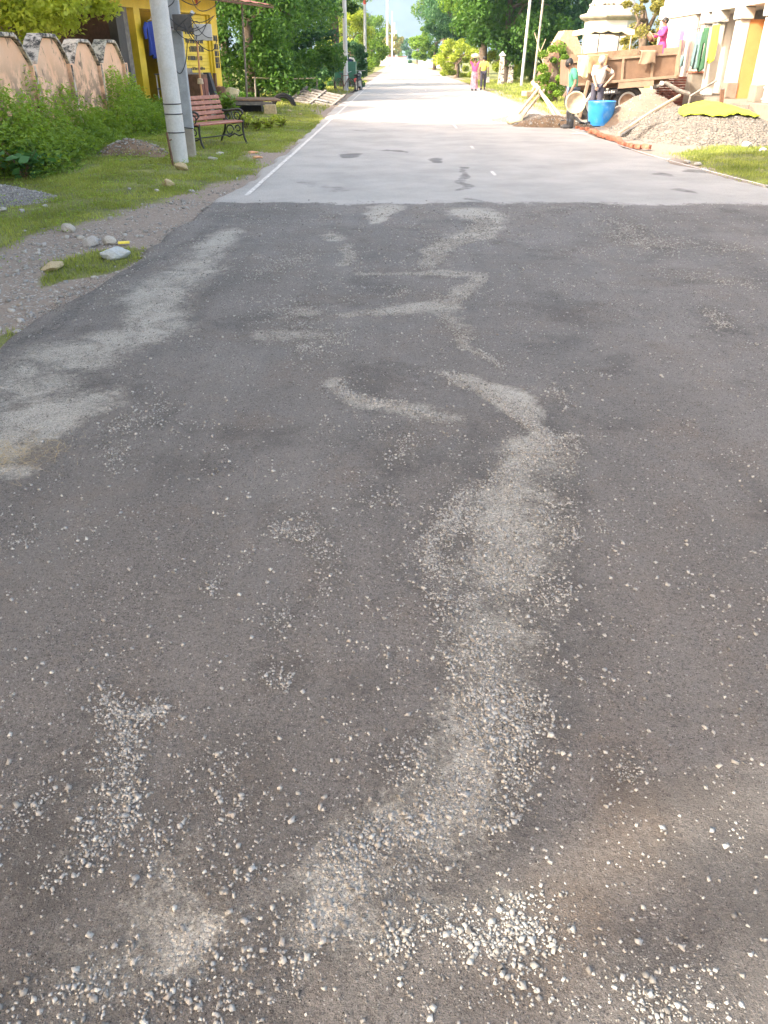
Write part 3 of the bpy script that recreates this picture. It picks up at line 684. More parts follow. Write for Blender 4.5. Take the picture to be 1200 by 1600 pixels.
# short grass on both verges
def grass_patch(name, label, X, Y, hm, seed, dens_n=1.0, mat='grass', wid=.010, hvar=.6):
    r = np.random.default_rng(seed); h = hm * (1 - hvar / 2 + hvar * r.random(len(X))) * (.6 + .8 * noise2(X, Y, 91, 3, 1.5))
    V, Fc = blades(X, Y, zg(X, Y) - .01, h, wid * (1 + .04 * (Y - 6).clip(0)), r, .9)
    tn = np.clip(noise2(X, Y, 92, 4, 1.2) * 1.3 - .25 + .4 * (r.random(len(X)) - .5), 0, 1)
    return tag(mesh_np(name, V, Fc, M[mat], tint=np.repeat(tn, 3)), label, kind='stuff')
N = 700000; cx = rng.uniform(-9.0, -2.2, N); cy = rng.uniform(5, 30, N)
gmk = grass_mask(cx, cy); keep = (rng.random(N) < np.clip((gmk - .35) * 1.6, 0, 1) * np.interp(cy, [5, 10, 30], [.9, .6, .16]) * np.clip((noise2(cx, cy, 93, 4, 2.5) - .36) * 4.5, .06, 1)) & (pix(cx, cy)[0] > -120)
grass_patch('grass', 'short green grass on the left verge and its small tuft island', cx[keep], cy[keep], .045, 3)
print('grass', keep.sum())
N = 160000; cx = rng.uniform(4.4, 9.5, N); cy = rng.uniform(9, 19, N)
gmk = poly_mask(GRASS_R, .2, cx, cy); keep = rng.random(N) < gmk * .5 * np.clip((noise2(cx, cy, 93, 4, 2.5) - .28) * 3, .1, 1)
grass_patch('grass', 'sunlit grass patch below the gravel heap on the right verge', cx[keep], cy[keep], .05, 4)
N = 60000; cx = np.where(rng.random(N) < .5, rng.uniform(-7, -2.7, N), rng.uniform(5.1, 12, N)); cy = rng.uniform(29, 75, N)
keep = rng.random(N) < np.clip((noise2(cx, cy, 94, 4, 1.0) - .3) * 3, .1, 1)
grass_patch('grass', 'rough verge grass along the far stretch of road', cx[keep], cy[keep], .10, 5, wid=.012)

# ------------------------------------------------------------------ unseen house and trees left of and behind the camera, shaped to shade the road
hs = thing('shade_house', 'three storey plastered house set back left of the road behind the camera', 'house', (-15.2, 6.0, 0))
m = MB(); m.box((0, 0, 5.6), (11.6, 20.6, 11.4)); obj('wall', m, M['white_wall'], hs)
m = MB(); m.box((0, 0, 11.45), (12.2, 21.2, .3)); obj('roof_slab', m, M['concrete'], hs)
for fl in range(3):
    for k in range(6):
        m = MB(); m.box((5.84, -8.5 + k * 3.4, 2.2 + fl * 3.4), (.10, 1.3, 1.4)); wn = obj('window_frame', m, M['wood_brown'], hs)
        m = MB(); m.box((5.88, -8.5 + k * 3.4, 2.2 + fl * 3.4), (.06, 1.1, 1.2)); obj('pane', m, M['black'], wn)
for i, (x, y, h) in enumerate(((-8.0, -6, 15), (-7.6, -.5, 15), (-8.2, 4.6, 13.5))):
    tree('roadside_tree', ['tall leafy tree by the shade house, farthest behind the camera', 'tall leafy tree left of the camera, middle of three', 'tall leafy tree left of the road beside the shade house corner'][i], 'tree',
         (x, y, 0), h, (.3, 0, h * .73), (4.0, 3.6, h * .27), (1800, 8500, 11000)[i], .34, 'leafy', 'tall trees before the shade house', .25, 200 + i, clumps=45, limbs=8)

# ------------------------------------------------------------------ compound wall, left
A = pz(0, 12.2); B = pz(213, 19.2); U = (B - A).normalized(); L = (B - A).length; W3 = Vector((-U.y, U.x, 0))  # W3 away from the road
if W3.x > 0: W3 = -W3
pw = L / 4.25
cw = thing('compound_wall', 'peach compound wall of arched panels with mouldy white coping above the weeds', 'wall', A + U * (L - 4 * pw) - U * pw * 0)
for k in range(-2, 4):
    u0 = k * pw + .12; u1 = (k + 1) * pw - .12; wid = u1 - u0
    f = lambda a, z, w_: U * a + W3 * w_ + Vector((0, 0, z))
    hj = .03 * math.sin(k * 2.1)
    prof = [(u0, -.1), (u1, -.1), (u1, 1.50 + hj), (u0 + wid * .80, 1.80 + hj), (u0 + wid * .68, 1.90 + hj), (u0 + wid * .32, 1.90 + hj), (u0 + wid * .20, 1.80 + hj), (u0, 1.50 + hj)]
    m = MB(); m.prism(prof, .07, .25, f); p = obj('wall_panel', m, M['peach'], cw)
    top = [(u0 - .02, 1.48), (u0 + wid * .19, 1.80), (u0 + wid * .31, 1.91), (u0 + wid * .69, 1.91), (u0 + wid * .81, 1.80), (u1 + .02, 1.48)]
    m = MB()
    for (a0, z0), (a1, z1) in zip(top, top[1:]):
        m.prism([(a0, z0 + hj + .003), (a1, z1 + hj + .003), (a1, z1 + hj + .065), (a0, z0 + hj + .065)], .0, .29, f)
    c_ = obj('coping', m, M['coping'], p, bevel=.012)
for k in range(-2, 5):
    u0 = k * pw; f = lambda a, z, w_: U * a + W3 * w_ + Vector((0, 0, z))
    m = MB(); m.prism([(u0 - .118, -.1), (u0 + .118, -.1), (u0 + .118, 1.52), (u0 - .118, 1.52)], .0, .30, f); obj('pilaster', m, M['peach'], cw, bevel=.01)
    m = MB(); m.prism([(u0 - .09, .3), (u0 - .02, .3), (u0 - .02, 1.50), (u0 - .09, 1.50)], -.012, -.001, f); obj('white_strip', m, M['coping'], cw)

# tree over the wall, top left
tb = pz(95, 18.2)
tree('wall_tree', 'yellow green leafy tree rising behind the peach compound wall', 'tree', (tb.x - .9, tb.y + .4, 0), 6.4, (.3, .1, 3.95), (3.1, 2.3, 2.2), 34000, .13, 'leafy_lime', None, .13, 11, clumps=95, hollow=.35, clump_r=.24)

# weeds between wall and grass
WEED = [(-160, 300), (0, 283), (70, 280), (105, 262), (150, 240), (200, 222), (255, 206), (285, 190), (330, 178), (330, 166), (230, 156), (120, 176), (0, 230), (-160, 262)]
def weeds(name, label, px, hmax, nn, mat, seed, size, box_):
    r = np.random.default_rng(seed); X = r.uniform(box_[0], box_[1], nn * 6); Y = r.uniform(box_[2], box_[3], nn * 6)
    mk = poly_mask(px, .35, X, Y); k = r.random(len(X)) < mk; X, Y, mk = X[k][:nn], Y[k][:nn], mk[k][:nn]
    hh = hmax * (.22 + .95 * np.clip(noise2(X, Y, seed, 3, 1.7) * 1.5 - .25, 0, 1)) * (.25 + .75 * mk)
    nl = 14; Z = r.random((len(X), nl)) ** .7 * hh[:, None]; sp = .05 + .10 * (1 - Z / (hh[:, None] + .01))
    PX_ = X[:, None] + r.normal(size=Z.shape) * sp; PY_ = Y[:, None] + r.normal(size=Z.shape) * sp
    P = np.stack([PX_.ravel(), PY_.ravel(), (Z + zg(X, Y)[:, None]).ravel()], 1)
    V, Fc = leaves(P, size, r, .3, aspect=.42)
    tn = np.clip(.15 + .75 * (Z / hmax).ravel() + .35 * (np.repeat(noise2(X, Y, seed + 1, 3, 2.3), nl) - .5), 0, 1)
    return tag(mesh_np(name, V, Fc, M[mat], tint=np.repeat(tn, 4)), label, kind='stuff')
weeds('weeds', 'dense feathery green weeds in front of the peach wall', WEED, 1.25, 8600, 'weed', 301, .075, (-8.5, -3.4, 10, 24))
def stemplant(name, label, x, v, h, nst, size, mat, seed, spread=.25, group=None, cat='plant', z=None, aspect=.8, nl=9):
    b = at(x, v); r = np.random.default_rng(seed); t_ = thing(name, label, cat, (b.x, b.y, float(zg(b.x, b.y)) if z is None else z), 0, group)
    m = MB(); P = []; T = []
    for k in range(nst):
        q = r.random() * 6.28; s = spread * (.3 + .7 * r.random()); hh = h * (.6 + .4 * r.random())
        tip = Vector((math.cos(q) * s, math.sin(q) * s, hh)); mid = tip * .5 + Vector((0, 0, hh * .12)); m.tube([(0, 0, -.03), mid, tip], [.008, .006, .003], 5)
        for j in range(nl):
            u_ = .25 + .75 * j / nl; p = mid.lerp(tip, (u_ - .5) * 2) if u_ > .5 else Vector((0, 0, 0)).lerp(mid, u_ * 2)
            P.append((p.x + r.normal() * size * .6, p.y + r.normal() * size * .6, p.z + r.normal() * size * .3)); T.append(u_)
    obj('stems', m, M['stump'], t_); V, Fc = leaves(np.array(P), size, r, .45, aspect=aspect)
    mesh_np('foliage', V, Fc, M[mat], t_, tint=np.repeat(np.clip(np.array(T) * .8 + .2 * r.random(len(T)), 0, 1), 4)); return t_
for i, (x, v) in enumerate(((40, 285), (72, 272), (98, 256), (14, 262))):
    stemplant('broadleaf_plant', ['low broad leaved plant at the foot of the weeds nearest the gravel heap', 'broad leaved plant in the middle of the row below the weeds', 'broad leaved plant farthest right below the weeds, by the grass', 'dark broad leaved plant at the left edge under the weeds'][i], 'plant' and x, v, .42 + .1 * (i == 3), 12, .15, 'broad', 310 + i, .32, 'broad leaved plants below the weeds')
stemplant('leafy_bush', 'round green bush growing behind the bench', 352, 190, .75, 46, .13, 'leafy_m', 330, .42, cat='bush', nl=12)
for i, (x, v, h) in enumerate(((385, 204, .42), (402, 206, .35), (420, 203, .32), (440, 200, .28))):
    stemplant('yellow_plant', ['yellow green leafy plant right beside the bench', 'second yellow green plant from the bench', 'yellow green plant third from the bench', 'small yellow green plant nearest the road edge'][i], x, v, h, 20, .09, 'leafy_y', 340 + i, .28, 'yellow green plants beyond the bench')

# gravel heap at the left edge
def heap(name, label, cat, c, rx, ry, h, mat, seed, nst=0, srad=.012, power=1.0, grid=60, stone_mat=None, group=None):
    t_ = thing(name, label, cat, (c.x, c.y, 0), 0, group); g_ = np.linspace(-1.15, 1.15, grid); a, b = np.meshgrid(g_, g_); a, b = a.ravel(), b.ravel()
    def H(a, b):
        rr = np.hypot(a, b) * (1 + .35 * (noise2(a * 1.2 + 5, b * 1.2 + 5, seed, 3, 1) - .5)); z = h * np.clip(1 - rr ** 1.25, -.15, 1) ** 1.0 if False else h * np.where(rr < 1, np.abs(1 - np.clip(rr, 0, 1) ** 1.5) ** power, -.35 * (rr - 1))
        return z + .06 * h * (noise2(a * 6, b * 6, seed + 1, 4, 1) - .5)
    Z = H(a, b); V = np.stack([a * rx, b * ry, Z], 1); i = (np.arange(grid - 1)[:, None] * grid + np.arange(grid - 1)[None]).ravel()
    mesh_np('heap_body', V, np.stack([i, i + 1, i + grid + 1, i + grid], 1), M[mat], t_, smooth=True)
    if nst:
        r = np.random.default_rng(seed); a, b = r.uniform(-1.1, 1.1, nst), r.uniform(-1.1, 1.1, nst); k = np.hypot(a, b) < 1.08; a, b = a[k], b[k]
        V, Fc, tn = stones(np.stack([a * rx, b * ry, H(a, b) + srad * .2], 1), np.clip(np.exp(r.normal(math.log(srad), .4, len(a))), srad * .4, srad * 3), r)
        tag(mesh_np('heap_stones', V, Fc, M[stone_mat or 'chip'], t_, tint=tn), kind='stuff')
    t_['_H'] = 0; del t_['_H']
    return t_, H
M['heap_grey'] = simple('grey_aggregate', (.20, .19, .19), .95, .3, 30, .8, grain=60)
M['sand'] = simple('damp_sand', (.19, .145, .11), .97, .2, 3, .6, (.20, .15, .10), .4, grain=60)
M['chip_dusty'] = simple('dusty_chippings', (.20, .185, .165), .95, .5, 30, .4)  # chippings coloured darker so sunlit heaps do not burn out
M['mud'] = simple('dark_mud', (.17, .12, .08), .97, .3, 4, .8, (.30, .23, .16), .5, grain=40)
M['pale_sand'] = simple('pale_sand', (.22, .19, .155), .97, .15, 4, .6, grain=60)
c = at(5, 318); heap('gravel_heap', 'grey heap of fine aggregate at the left edge beside the grass', 'gravel heap', Vector((c.x - .25, c.y, 0)), 1.0, .72, .24, 'heap_grey', 401, 9000, .008)

# rubble clump on the grass, stones near the road
def rock(name, label, x, v, sz, mat, seed, group=None, cat='stone', z=0.0):
    b = at(x, v); r = np.random.default_rng(seed); import bmesh
    bm = bmesh.new(); bmesh.ops.create_icosphere(bm, subdivisions=3, radius=.5)
    off = r.random(3) * 9
    for p in bm.verts:
        n_ = float(noise2(np.array([p.co.x * 1.3 + off[0] + 4]), np.array([p.co.y * 1.3 + p.co.z * 1.1 + off[1] + 4]), seed, 3, 2)[0]) - .5
        p.co *= 1 + .75 * n_
        for q in range(5):
            d = Vector(np.random.default_rng(seed * 7 + q).normal(size=3)).normalized(); e = p.co.dot(d) - .36
            if e > 0: p.co -= d * e
    me = bpy.data.meshes.new(name); bm.to_mesh(me); bm.free(); me.materials.append(M[mat])
    o = bpy.data.objects.new(name, me); col.objects.link(o); o.scale = sz; o.rotation_euler = (0, 0, r.random() * 6)
    zz = float(zg(b.x, b.y)); zz = max(zz, float(zg(b.x, b.y))) ; o.location = (b.x, b.y, zz + sz[2] * .28 + z); return tag(o, label, cat, group)
rock('white_stone', 'white block of stone on the dirt edge, farthest left of the four stones', 108, 366, (.16, .12, .11), 'stone_white', 1)
rock('grey_stone', 'rough grey stone between the white block and the tuft island', 143, 386, (.16, .14, .13), 'stone_grey', 2)
rock('pale_stone', 'small pointed pale stone right of the rough grey stone', 171, 383, (.13, .10, .10), 'stone_white', 3)
rock('blue_stone', 'smooth blue grey stone lying on the tuft island', 178, 402, (.30, .20, .13), 'stone_blue', 4)
rock('flat_stone', 'flat tan stone at the near left tip of the tuft island', 82, 421, (.34, .16, .07), 'stone_tan', 5)
rock('tan_stone', 'rounded tan stone at the foot of the steel pole', 285, 268, (.34, .22, .13), 'stone_tan', 6)
rock('mossy_stone', 'small mossy stone in the grass below the steel pole', 264, 292, (.22, .16, .12), 'stone_tan', 7)
rock('white_stone', 'white stone right of the steel pole in front of the bench', 333, 252, (.10, .16, .08), 'stone_white', 8)
rock('flat_white_stone', 'long flat white stone below the bench leg', 344, 242, (.34, .14, .07), 'stone_white', 9)
for i, (x, v) in enumerate(((396, 239), (402, 246))):
    rock('orange_rubble', ['orange brick fragment by the road left of the edge line, upper one', 'orange brick fragment by the road left of the edge line, lower one'][i], x, v, (.28, .18, .05), 'wood_orange', 12 + i)
c = at(208, 246); hq, _ = heap('rubble_mound', 'low dark mound of rubble on the grass left of the poles', 'rubble', c, .62, .42, .22, 'mud', 416, 420, .016, .8); hq.location.z = float(zg(c.x, c.y)) - .05
for i, (x, v, s, lb_) in enumerate(((128, 376, .07, 'tiny pale stone just left of the rough grey stone'), (203, 300, .06, 'tiny white stone in the grass far below the rubble lump'), (245, 302, .08, 'pale stone in the grass straight below the mossy stone'), (300, 300, .09, 'pale stone on the dirt edge below the tan stone'),
        (222, 322, .05, 'tiny pale stone at the grass edge midway to the road'), (70, 388, .07, 'pale stone left below the white block of stone'), (60, 400, .06, 'small stone nearest the tuft island on its left'), (36, 338, .10, 'pale stone at the near foot of the grey aggregate heap'),
        (6, 336, .12, 'white stone at the left frame edge below the grey heap'), (72, 330, .08, 'white stone at the right foot of the grey heap'), (82, 515, .06, 'small pale stone at the lower left road edge'), (30, 520, .08, 'pale stone in the lowest left grass tuft'))):
    rock('small_stone', lb_, x, v, (s, s * .8, s * .6), ['stone_white', 'stone_grey'][i % 2], 20 + i, 'small pale stones on the left verge')
m = MB(); c = at(194, 383); m.box((0, 0, 0), (.11, .06, .015), .3); o = obj('wrapper', m, M['c_yellow'], loc=(c.x, c.y, float(zg(c.x, c.y)) + .03)); tag(o, 'small yellow wrapper lying by the blue grey stone', 'litter')

# ------------------------------------------------------------------ poles
def pole(name, label, x, D, h, r0, r1, mat, lean=0.0, n=20, group=None, z=0.0, bands=()):
    b = pz(x, D); t_ = thing(name, label, 'pole', (b.x, b.y, z), 0, group)
    m = MB(); m.tube([(0, 0, -.2), (lean * h * .33, 0, h * .33), (lean * h * .66, 0, h * .66), (lean * h, 0, h)], [r0, r0 + (r1 - r0) * .33, r0 + (r1 - r0) * .66, r1], n)
    obj('shaft', m, M[mat], t_, smooth=True)
    for z0, z1, mt in bands:
        rr = r0 + (r1 - r0) * (z0 / h) + .012
        q = MB(); q.tube([(lean * z0, 0, z0), (lean * z1, 0, z1)], rr, n); obj('band', q, M[mt], t_, smooth=True)
    return t_
p1 = pole('steel_pole', 'thick pale steel pole standing nearest, left of the bench', 282, 13.4, 8.5, .150, .115, 'steel', -.012)
pb = p1.location
for z0 in (.52, .80, .95):
    m = MB(); m.lathe([(.152, z0 - .008), (.158, z0), (.152, z0 + .008)], 20, (-.012 * z0, 0, 0)); obj('wire_ring', m, M['cable'], p1, smooth=True)
b2 = pz(298, 14.2)
p2 = thing('concrete_pole', 'square grey concrete pole with meter box and conduit beside the steel pole', 'pole', (b2.x, b2.y, 0), R(8))
m = MB(); m.box((0, 0, 4.25), (.23, .22, 7.5), taper=.72); obj('shaft', m, M['concrete_pole'], p2, bevel=.02)
m = MB(); m.box((.0, 0, .2), (.215, .21, .78)); obj('base', m, M['concrete'], p2, bevel=.02)
m = MB(); m.tube([(-.145, -.08, .42), (-.145, -.08, 4.0), (-.13, -.08, 7.0)], .035, 10); obj('conduit', m, M['pipe_blue'], p2, smooth=True)
m = MB(); m.tube([(-.15, -.11, .55), (.12, -.125, .52)], .008, 6); m.tube([(-.15, -.11, .44), (-.15, -.12, 2.2)], .009, 6); obj('strap', m, M['cable'], p2)
m = MB(); m.box((.15, -.20, 2.13), (.30, .16, .23), R(0)); mbx = obj('meter_box', m, M['box_grey'], p2, bevel=.01)
m = MB(); m.tube([(.31, -.2, 2.24), (.33, -.24, 2.27), (.36, -.24, 2.25)], [.03, .035, .02], 10); obj('box_fitting', m, M['rim'], mbx, smooth=True)
m = MB(); m.box((.47, -.17, 1.99), (.30, .09, .24)); mb2 = obj('small_box', m, M['rod'], p2, bevel=.01)
rr = random.Random(4); 
for k in range(9):
    m = MB(); a = Vector((rr.uniform(-.05, .32), -.28, rr.uniform(1.98, 2.3))); b_ = Vector((rr.uniform(.3, .72), -.22, rr.uniform(1.8, 2.3))); c_ = a.lerp(b_, .5) + Vector((rr.uniform(-.1, .1), -.06, rr.uniform(-.35, .2)))
    P = [a * (1 - s) ** 2 + c_ * 2 * s * (1 - s) + b_ * s * s for s in [i / 10 for i in range(11)]]; m.tube(P, .006, 5); obj('cable', m, M['cable'], p2, smooth=True)
for pts in ([(-.1, -.13, 3.2), (-.02, -.14, 2.7), (.05, -.14, 2.45), (-.12, -.14, 2.3), (-.16, -.14, 2.1), (.0, -.22, 2.05)], [(.08, -.14, 3.3), (.0, -.15, 2.7), (.1, -.15, 2.5), (.35, -.15, 2.38), (.5, -.15, 2.45)],
            [(-.1, -.14, 2.1), (-.09, -.14, 1.55), (.0, -.14, 1.38), (.12, -.14, 1.55), (.2, -.16, 1.9)], [(.2, -.14, 3.2), (.3, -.14, 2.6), (.45, -.2, 2.3), (.75, -.15, 2.4), (.85, -.1, 2.7), (.75, 0, 3.2)], [(.25, -.2, 2.0), (.4, -.2, 1.8), (.6, -.2, 1.72), (.7, -.18, 1.9)]):
    P = []; V_ = [Vector(p) for p in pts]
    for i in range(len(V_) - 1):
        p0, p1_, p2_, p3 = V_[max(i - 1, 0)], V_[i], V_[i + 1], V_[min(i + 2, len(V_) - 1)]
        for j in range(6):
            s = j / 6; P.append(.5 * ((2 * p1_) + (p2_ - p0) * s + (2 * p0 - 5 * p1_ + 4 * p2_ - p3) * s * s + (3 * p1_ - p0 - 3 * p2_ + p3) * s ** 3))
    m = MB(); m.tube(P, .007, 5); obj('cable', m, M['cable'], p2, smooth=True)
m = MB(); m.tube([(-.36, -.1, 2.02), (.1, -.13, 2.02), (.62, -.1, 2.03)], .014, 8); obj('cross_rod', m, M['rod'], p2)
m = MB(); st = pz(271, 13.0, .1); o = thing('wooden_stake', 'short dark wooden stake stuck in the ground left of the steel pole', 'stake', (st.x, st.y, 0)); m.tube([(0, 0, -.1), (-.05, .0, .55)], [.022, .018], 7); obj('shaft', m, M['stump'], o); m = MB(); m.tube([(-.05, 0, .42), (.02, .01, .44)], .01, 5); obj('knot', m, M['wood_brown'], o)

# ------------------------------------------------------------------ bench
def arc(c, r, a0, a1, n=14, k=1.0):
    return [(c[0] + r * (1 + (k - 1) * i / n) * math.cos(a0 + (a1 - a0) * i / n), c[1] + r * (1 + (k - 1) * i / n) * math.sin(a0 + (a1 - a0) * i / n)) for i in range(n + 1)]
bb = pz(338, 16.1); BL = 1.45
bench = thing('garden_bench', 'bench of reddish slats with black scrolled iron ends behind the poles', 'bench', (bb.x - .12, bb.y + .05, .02), R(-28))
# local: +x faces the road, y runs along the bench
def iron(y):
    m = MB(); g = lambda P, r=.018: m.tube([(a, y, b) for a, b in P], r, 7)
    g([(-.30, .92), (-.27, .80), (-.22, .62), (-.15, .46), (-.10, .42)], .020)
    g([(-.10, .42), (.08, .40), (.22, .42), (.36, .44)], .022)
    g([(-.24, .64), (-.10, .63), (.10, .655), (.26, .67), (.34, .64), (.36, .58)], .022)
    g([(-.12, .42), (-.16, .25), (-.26, .10), (-.30, .0)], .022); g([(.34, .43), (.33, .28), (.36, .12), (.42, .0)], .022)
    g(arc((.20, .54), .085, -1.6, 4.4, 18, .75), .014); g(arc((-.04, .53), .075, 4.7, -1.2, 16, .7), .014); g([(.29, .54), (.34, .58), (.36, .60)], .014); g([(.12, .44), (.08, .52), (.05, .62)], .014)
    g(arc((-.02, .26), .11, 0, 6.0, 20, .6), .014); g(arc((.20, .30), .07, 3.1, -2.6, 16, .6), .013); g([(-.2, .18), (-.05, .13), (.1, .2), (.22, .16), (.34, .2)], .016)
    return obj('iron_end', m, M['iron'], bench, smooth=True)
iron(-BL / 2 + .03); iron(BL / 2 - .03)
for k in range(5):
    z = .52 + k * .092; x = -.155 - (z - .46) * .33
    m = MB(); m.box((0, 0, 0), (.028, BL, .074), M=Matrix.Rotation(R(-17), 3, 'Y')); obj('back_slat', m, M['bench_wood'], bench, loc=(x + .02, 0, z), bevel=.006)
for k in range(5):
    x = -.08 + k * .098
    m = MB(); m.box((0, 0, 0), (.082, BL, .028), M=Matrix.Rotation(R(-3 if k < 4 else 8), 3, 'Y')); obj('seat_slat', m, M['bench_wood'], bench, loc=(x, 0, .45 - .004 * abs(k - 2)), bevel=.006)
m = MB(); m.tube([(.05, -BL / 2 + .05, .18), (.05, BL / 2 - .05, .18)], .012, 7); obj('stretcher', m, M['iron'], bench)

# ------------------------------------------------------------------ yellow shop
SA = pz(352, 26.0); SB = pz(150, 20.0); SU = (SB - SA).normalized(); SLn = (SB - SA).length; SW = Vector((SU.y, -SU.x, 0))
if SW.x > 0: SW = -SW                                     # SW points into the shop, away from the road
shop = thing('yellow_shop', 'small yellow painted shop with shutter, hanging clothes and tin eave', 'shop', (SA.x, SA.y, 0))
sf = lambda a, z, w_: SU * a + SW * w_ + Vector((0, 0, z))
def sbox(mb, a0, a1, z0, z1, w0, w1): mb.prism([(a0, z0), (a1, z0), (a1, z1), (a0, z1)], w0, w1, sf); return mb
PLZ = .45
obj('plinth', sbox(MB(), -.1, SLn + .2, -.1, PLZ, -.25, 4), M['concrete'], shop)
obj('corner_pillar', sbox(MB(), 0, .42, PLZ, 3.6, 0, .3), M['yellow'], shop)
obj('end_wall', sbox(MB(), .002, .16, PLZ + .001, 3.6, .302, 4), M['yellow'], shop)
obj('back_wall', sbox(MB(), .17, SLn, PLZ, 3.6, 3.85, 4.0), M['concrete'], shop)
obj('inner_partition', sbox(MB(), 2.62, 2.74, PLZ, 2.79, .3, 3.8), M['yellow'], shop)
obj('middle_pillar', sbox(MB(), 2.55, 2.85, PLZ, 2.79, 0, .28), M['yellow'], shop)
obj('inner_wall', sbox(MB(), 2.9, SLn, PLZ, 2.79, 1.3, 1.4), M['wood_brown'], shop)
obj('left_pillar', sbox(MB(), 4.45, 4.75, PLZ, 2.79, 0, .28), M['yellow'], shop)
obj('dark_post', sbox(MB(), 5.35, 5.7, PLZ, 2.79, -.05, .2), M['black'], shop)
obj('pale_post', sbox(MB(), 5.0, 5.3, PLZ, 2.79, .05, .2), M['wood_grey'], shop)
fas = obj('fascia', sbox(MB(), .425, SLn, 2.79, 3.6, -.02, .2), M['yellow'], shop)
# red pointed emblem on the fascia
m = MB(); m.prism([(1.05, 3.55), (1.17, 3.12), (1.24, 2.98), (1.31, 3.12), (1.43, 3.55), (1.28, 3.42), (1.2, 3.42)], -.034, -.022, sf); obj('emblem', m, M['red_paint'], fas)
# shutter slats
sh = obj('shutter_frame', sbox(MB(), .43, .52, PLZ, 2.78, .06, .18), M['yellow'], shop)
for k in range(24):
    z0 = PLZ + .02 + k * .096
    m = MB(); m.prism([(.12, z0), (.16, z0 + .045), (.12, z0 + .090)], .53, 2.54, lambda w_, z, a: sf(a, z, w_)); obj('shutter_slat', m, M['yellow_shutter'], shop)
rr = random.Random(8)
for (a0, a1, z0, z1) in ((.85, 1.9, 2.25, 2.42), (.85, 1.95, 2.02, 2.12), (.85, 1.75, 1.79, 1.92), (1.0, 1.9, 1.56, 1.66), (.9, 1.8, 1.30, 1.36)):
    m = MB(); a = a0
    while a < a1:                                          # unreadable painted lettering, a stroke at a time
        wv = rr.uniform(.03, .09); sbox(m, a, a + wv, z0, z1, .108, .116)
        if rr.random() < .6: sbox(m, a, a + wv * 1.6, z1 + .004, z1 + .022, .108, .116)
        a += wv + rr.uniform(.02, .05)
    obj('lettering', m, M['black'], shop)
for k, z0 in enumerate((2.10, 1.86, 1.68, 1.50, 1.34)):
    m = MB()
    for q in range(3): sbox(m, .08 + q * .10, .14 + q * .10 + .02 * (q % 2), z0, z0 + .13, -.012, -.001)
    sbox(m, .07, .36, z0 + .135, z0 + .15, -.012, -.001); obj('lettering', m, M['black'], shop)
obj('dado', sbox(MB(), .425, .52, PLZ, 1.2, -.03, .05), M['wood_brown'], shop)
# eave of corrugated tin running past the corner
E0 = pz(438, 24.4, 3.0); 
m = MB(); n = 26
for k in range(n + 1):
    a = -2.6 + (SLn + 2.6) * k / n
    for w_ in (-.9, 4.2): m.v.append(tuple(sf(a, 3.17 + (w_ + .9) * .16 + (.025 if k % 2 else 0) , w_)))
m.f = [(2 * k, 2 * k + 1, 2 * k + 3, 2 * k + 2) for k in range(n)]; m.m = [0] * len(m.f)
rf = obj('tin_roof', m, M['tin'], shop); so_ = rf.modifiers.new('thick', 'SOLIDIFY'); so_.thickness = .012
m = MB(); m.tube([sf(-2.55, 3.12, -.86), sf(3, 3.12, -.86), sf(SLn, 3.12, -.86)], .035, 6); obj('eave_beam', m, M['wood_brown'], rf)
m = MB(); m.tube([sf(-1.15, .3, -.3), sf(-1.2, 3.2, -.35)], .032, 8); obj('eave_post', m, M['wood_grey'], shop)
# deck in front of the shop with the drain under it
dk = thing('plank_deck', 'low plank deck over the dark drain at the corner of the yellow shop', 'deck', (SA.x, SA.y, 0))
for k in range(7):
    a = pz(350, 25.6 + k * .23, .42); b_ = pz(438 - k * 1.5, 25.4 + k * .23, .42); d = b_ - a
    m = MB(); m.box((a + b_) / 2 - Vector(dk.location), (d.length, .19, .05), math.atan2(d.y, d.x)); obj('plank', m, M['plank'], dk, bevel=.006)
a = pz(350, 25.5, .33); b_ = pz(425, 25.3, .33); d = b_ - a
m = MB(); m.box((a + b_) / 2 - Vector(dk.location), (d.length, .08, .10), math.atan2(d.y, d.x)); obj('beam', m, M['wood_grey'], dk)
c = pz(422, 25.3); m = MB(); m.box(c - Vector(dk.location) + Vector((0, .15, .16)), (.42, .5, .30), .1, taper=.85); obj('end_block', m, M['stone_tan'], dk, bevel=.03)
m = MB(); a = pz(352, 26.4, .18); b_ = pz(410, 26.4, .18); m.box((a + b_) / 2 - Vector(dk.location), ((b_ - a).length, .5, .34)); obj('dark_recess', m, M['black'], dk)  # black box standing in for the shade under the deck
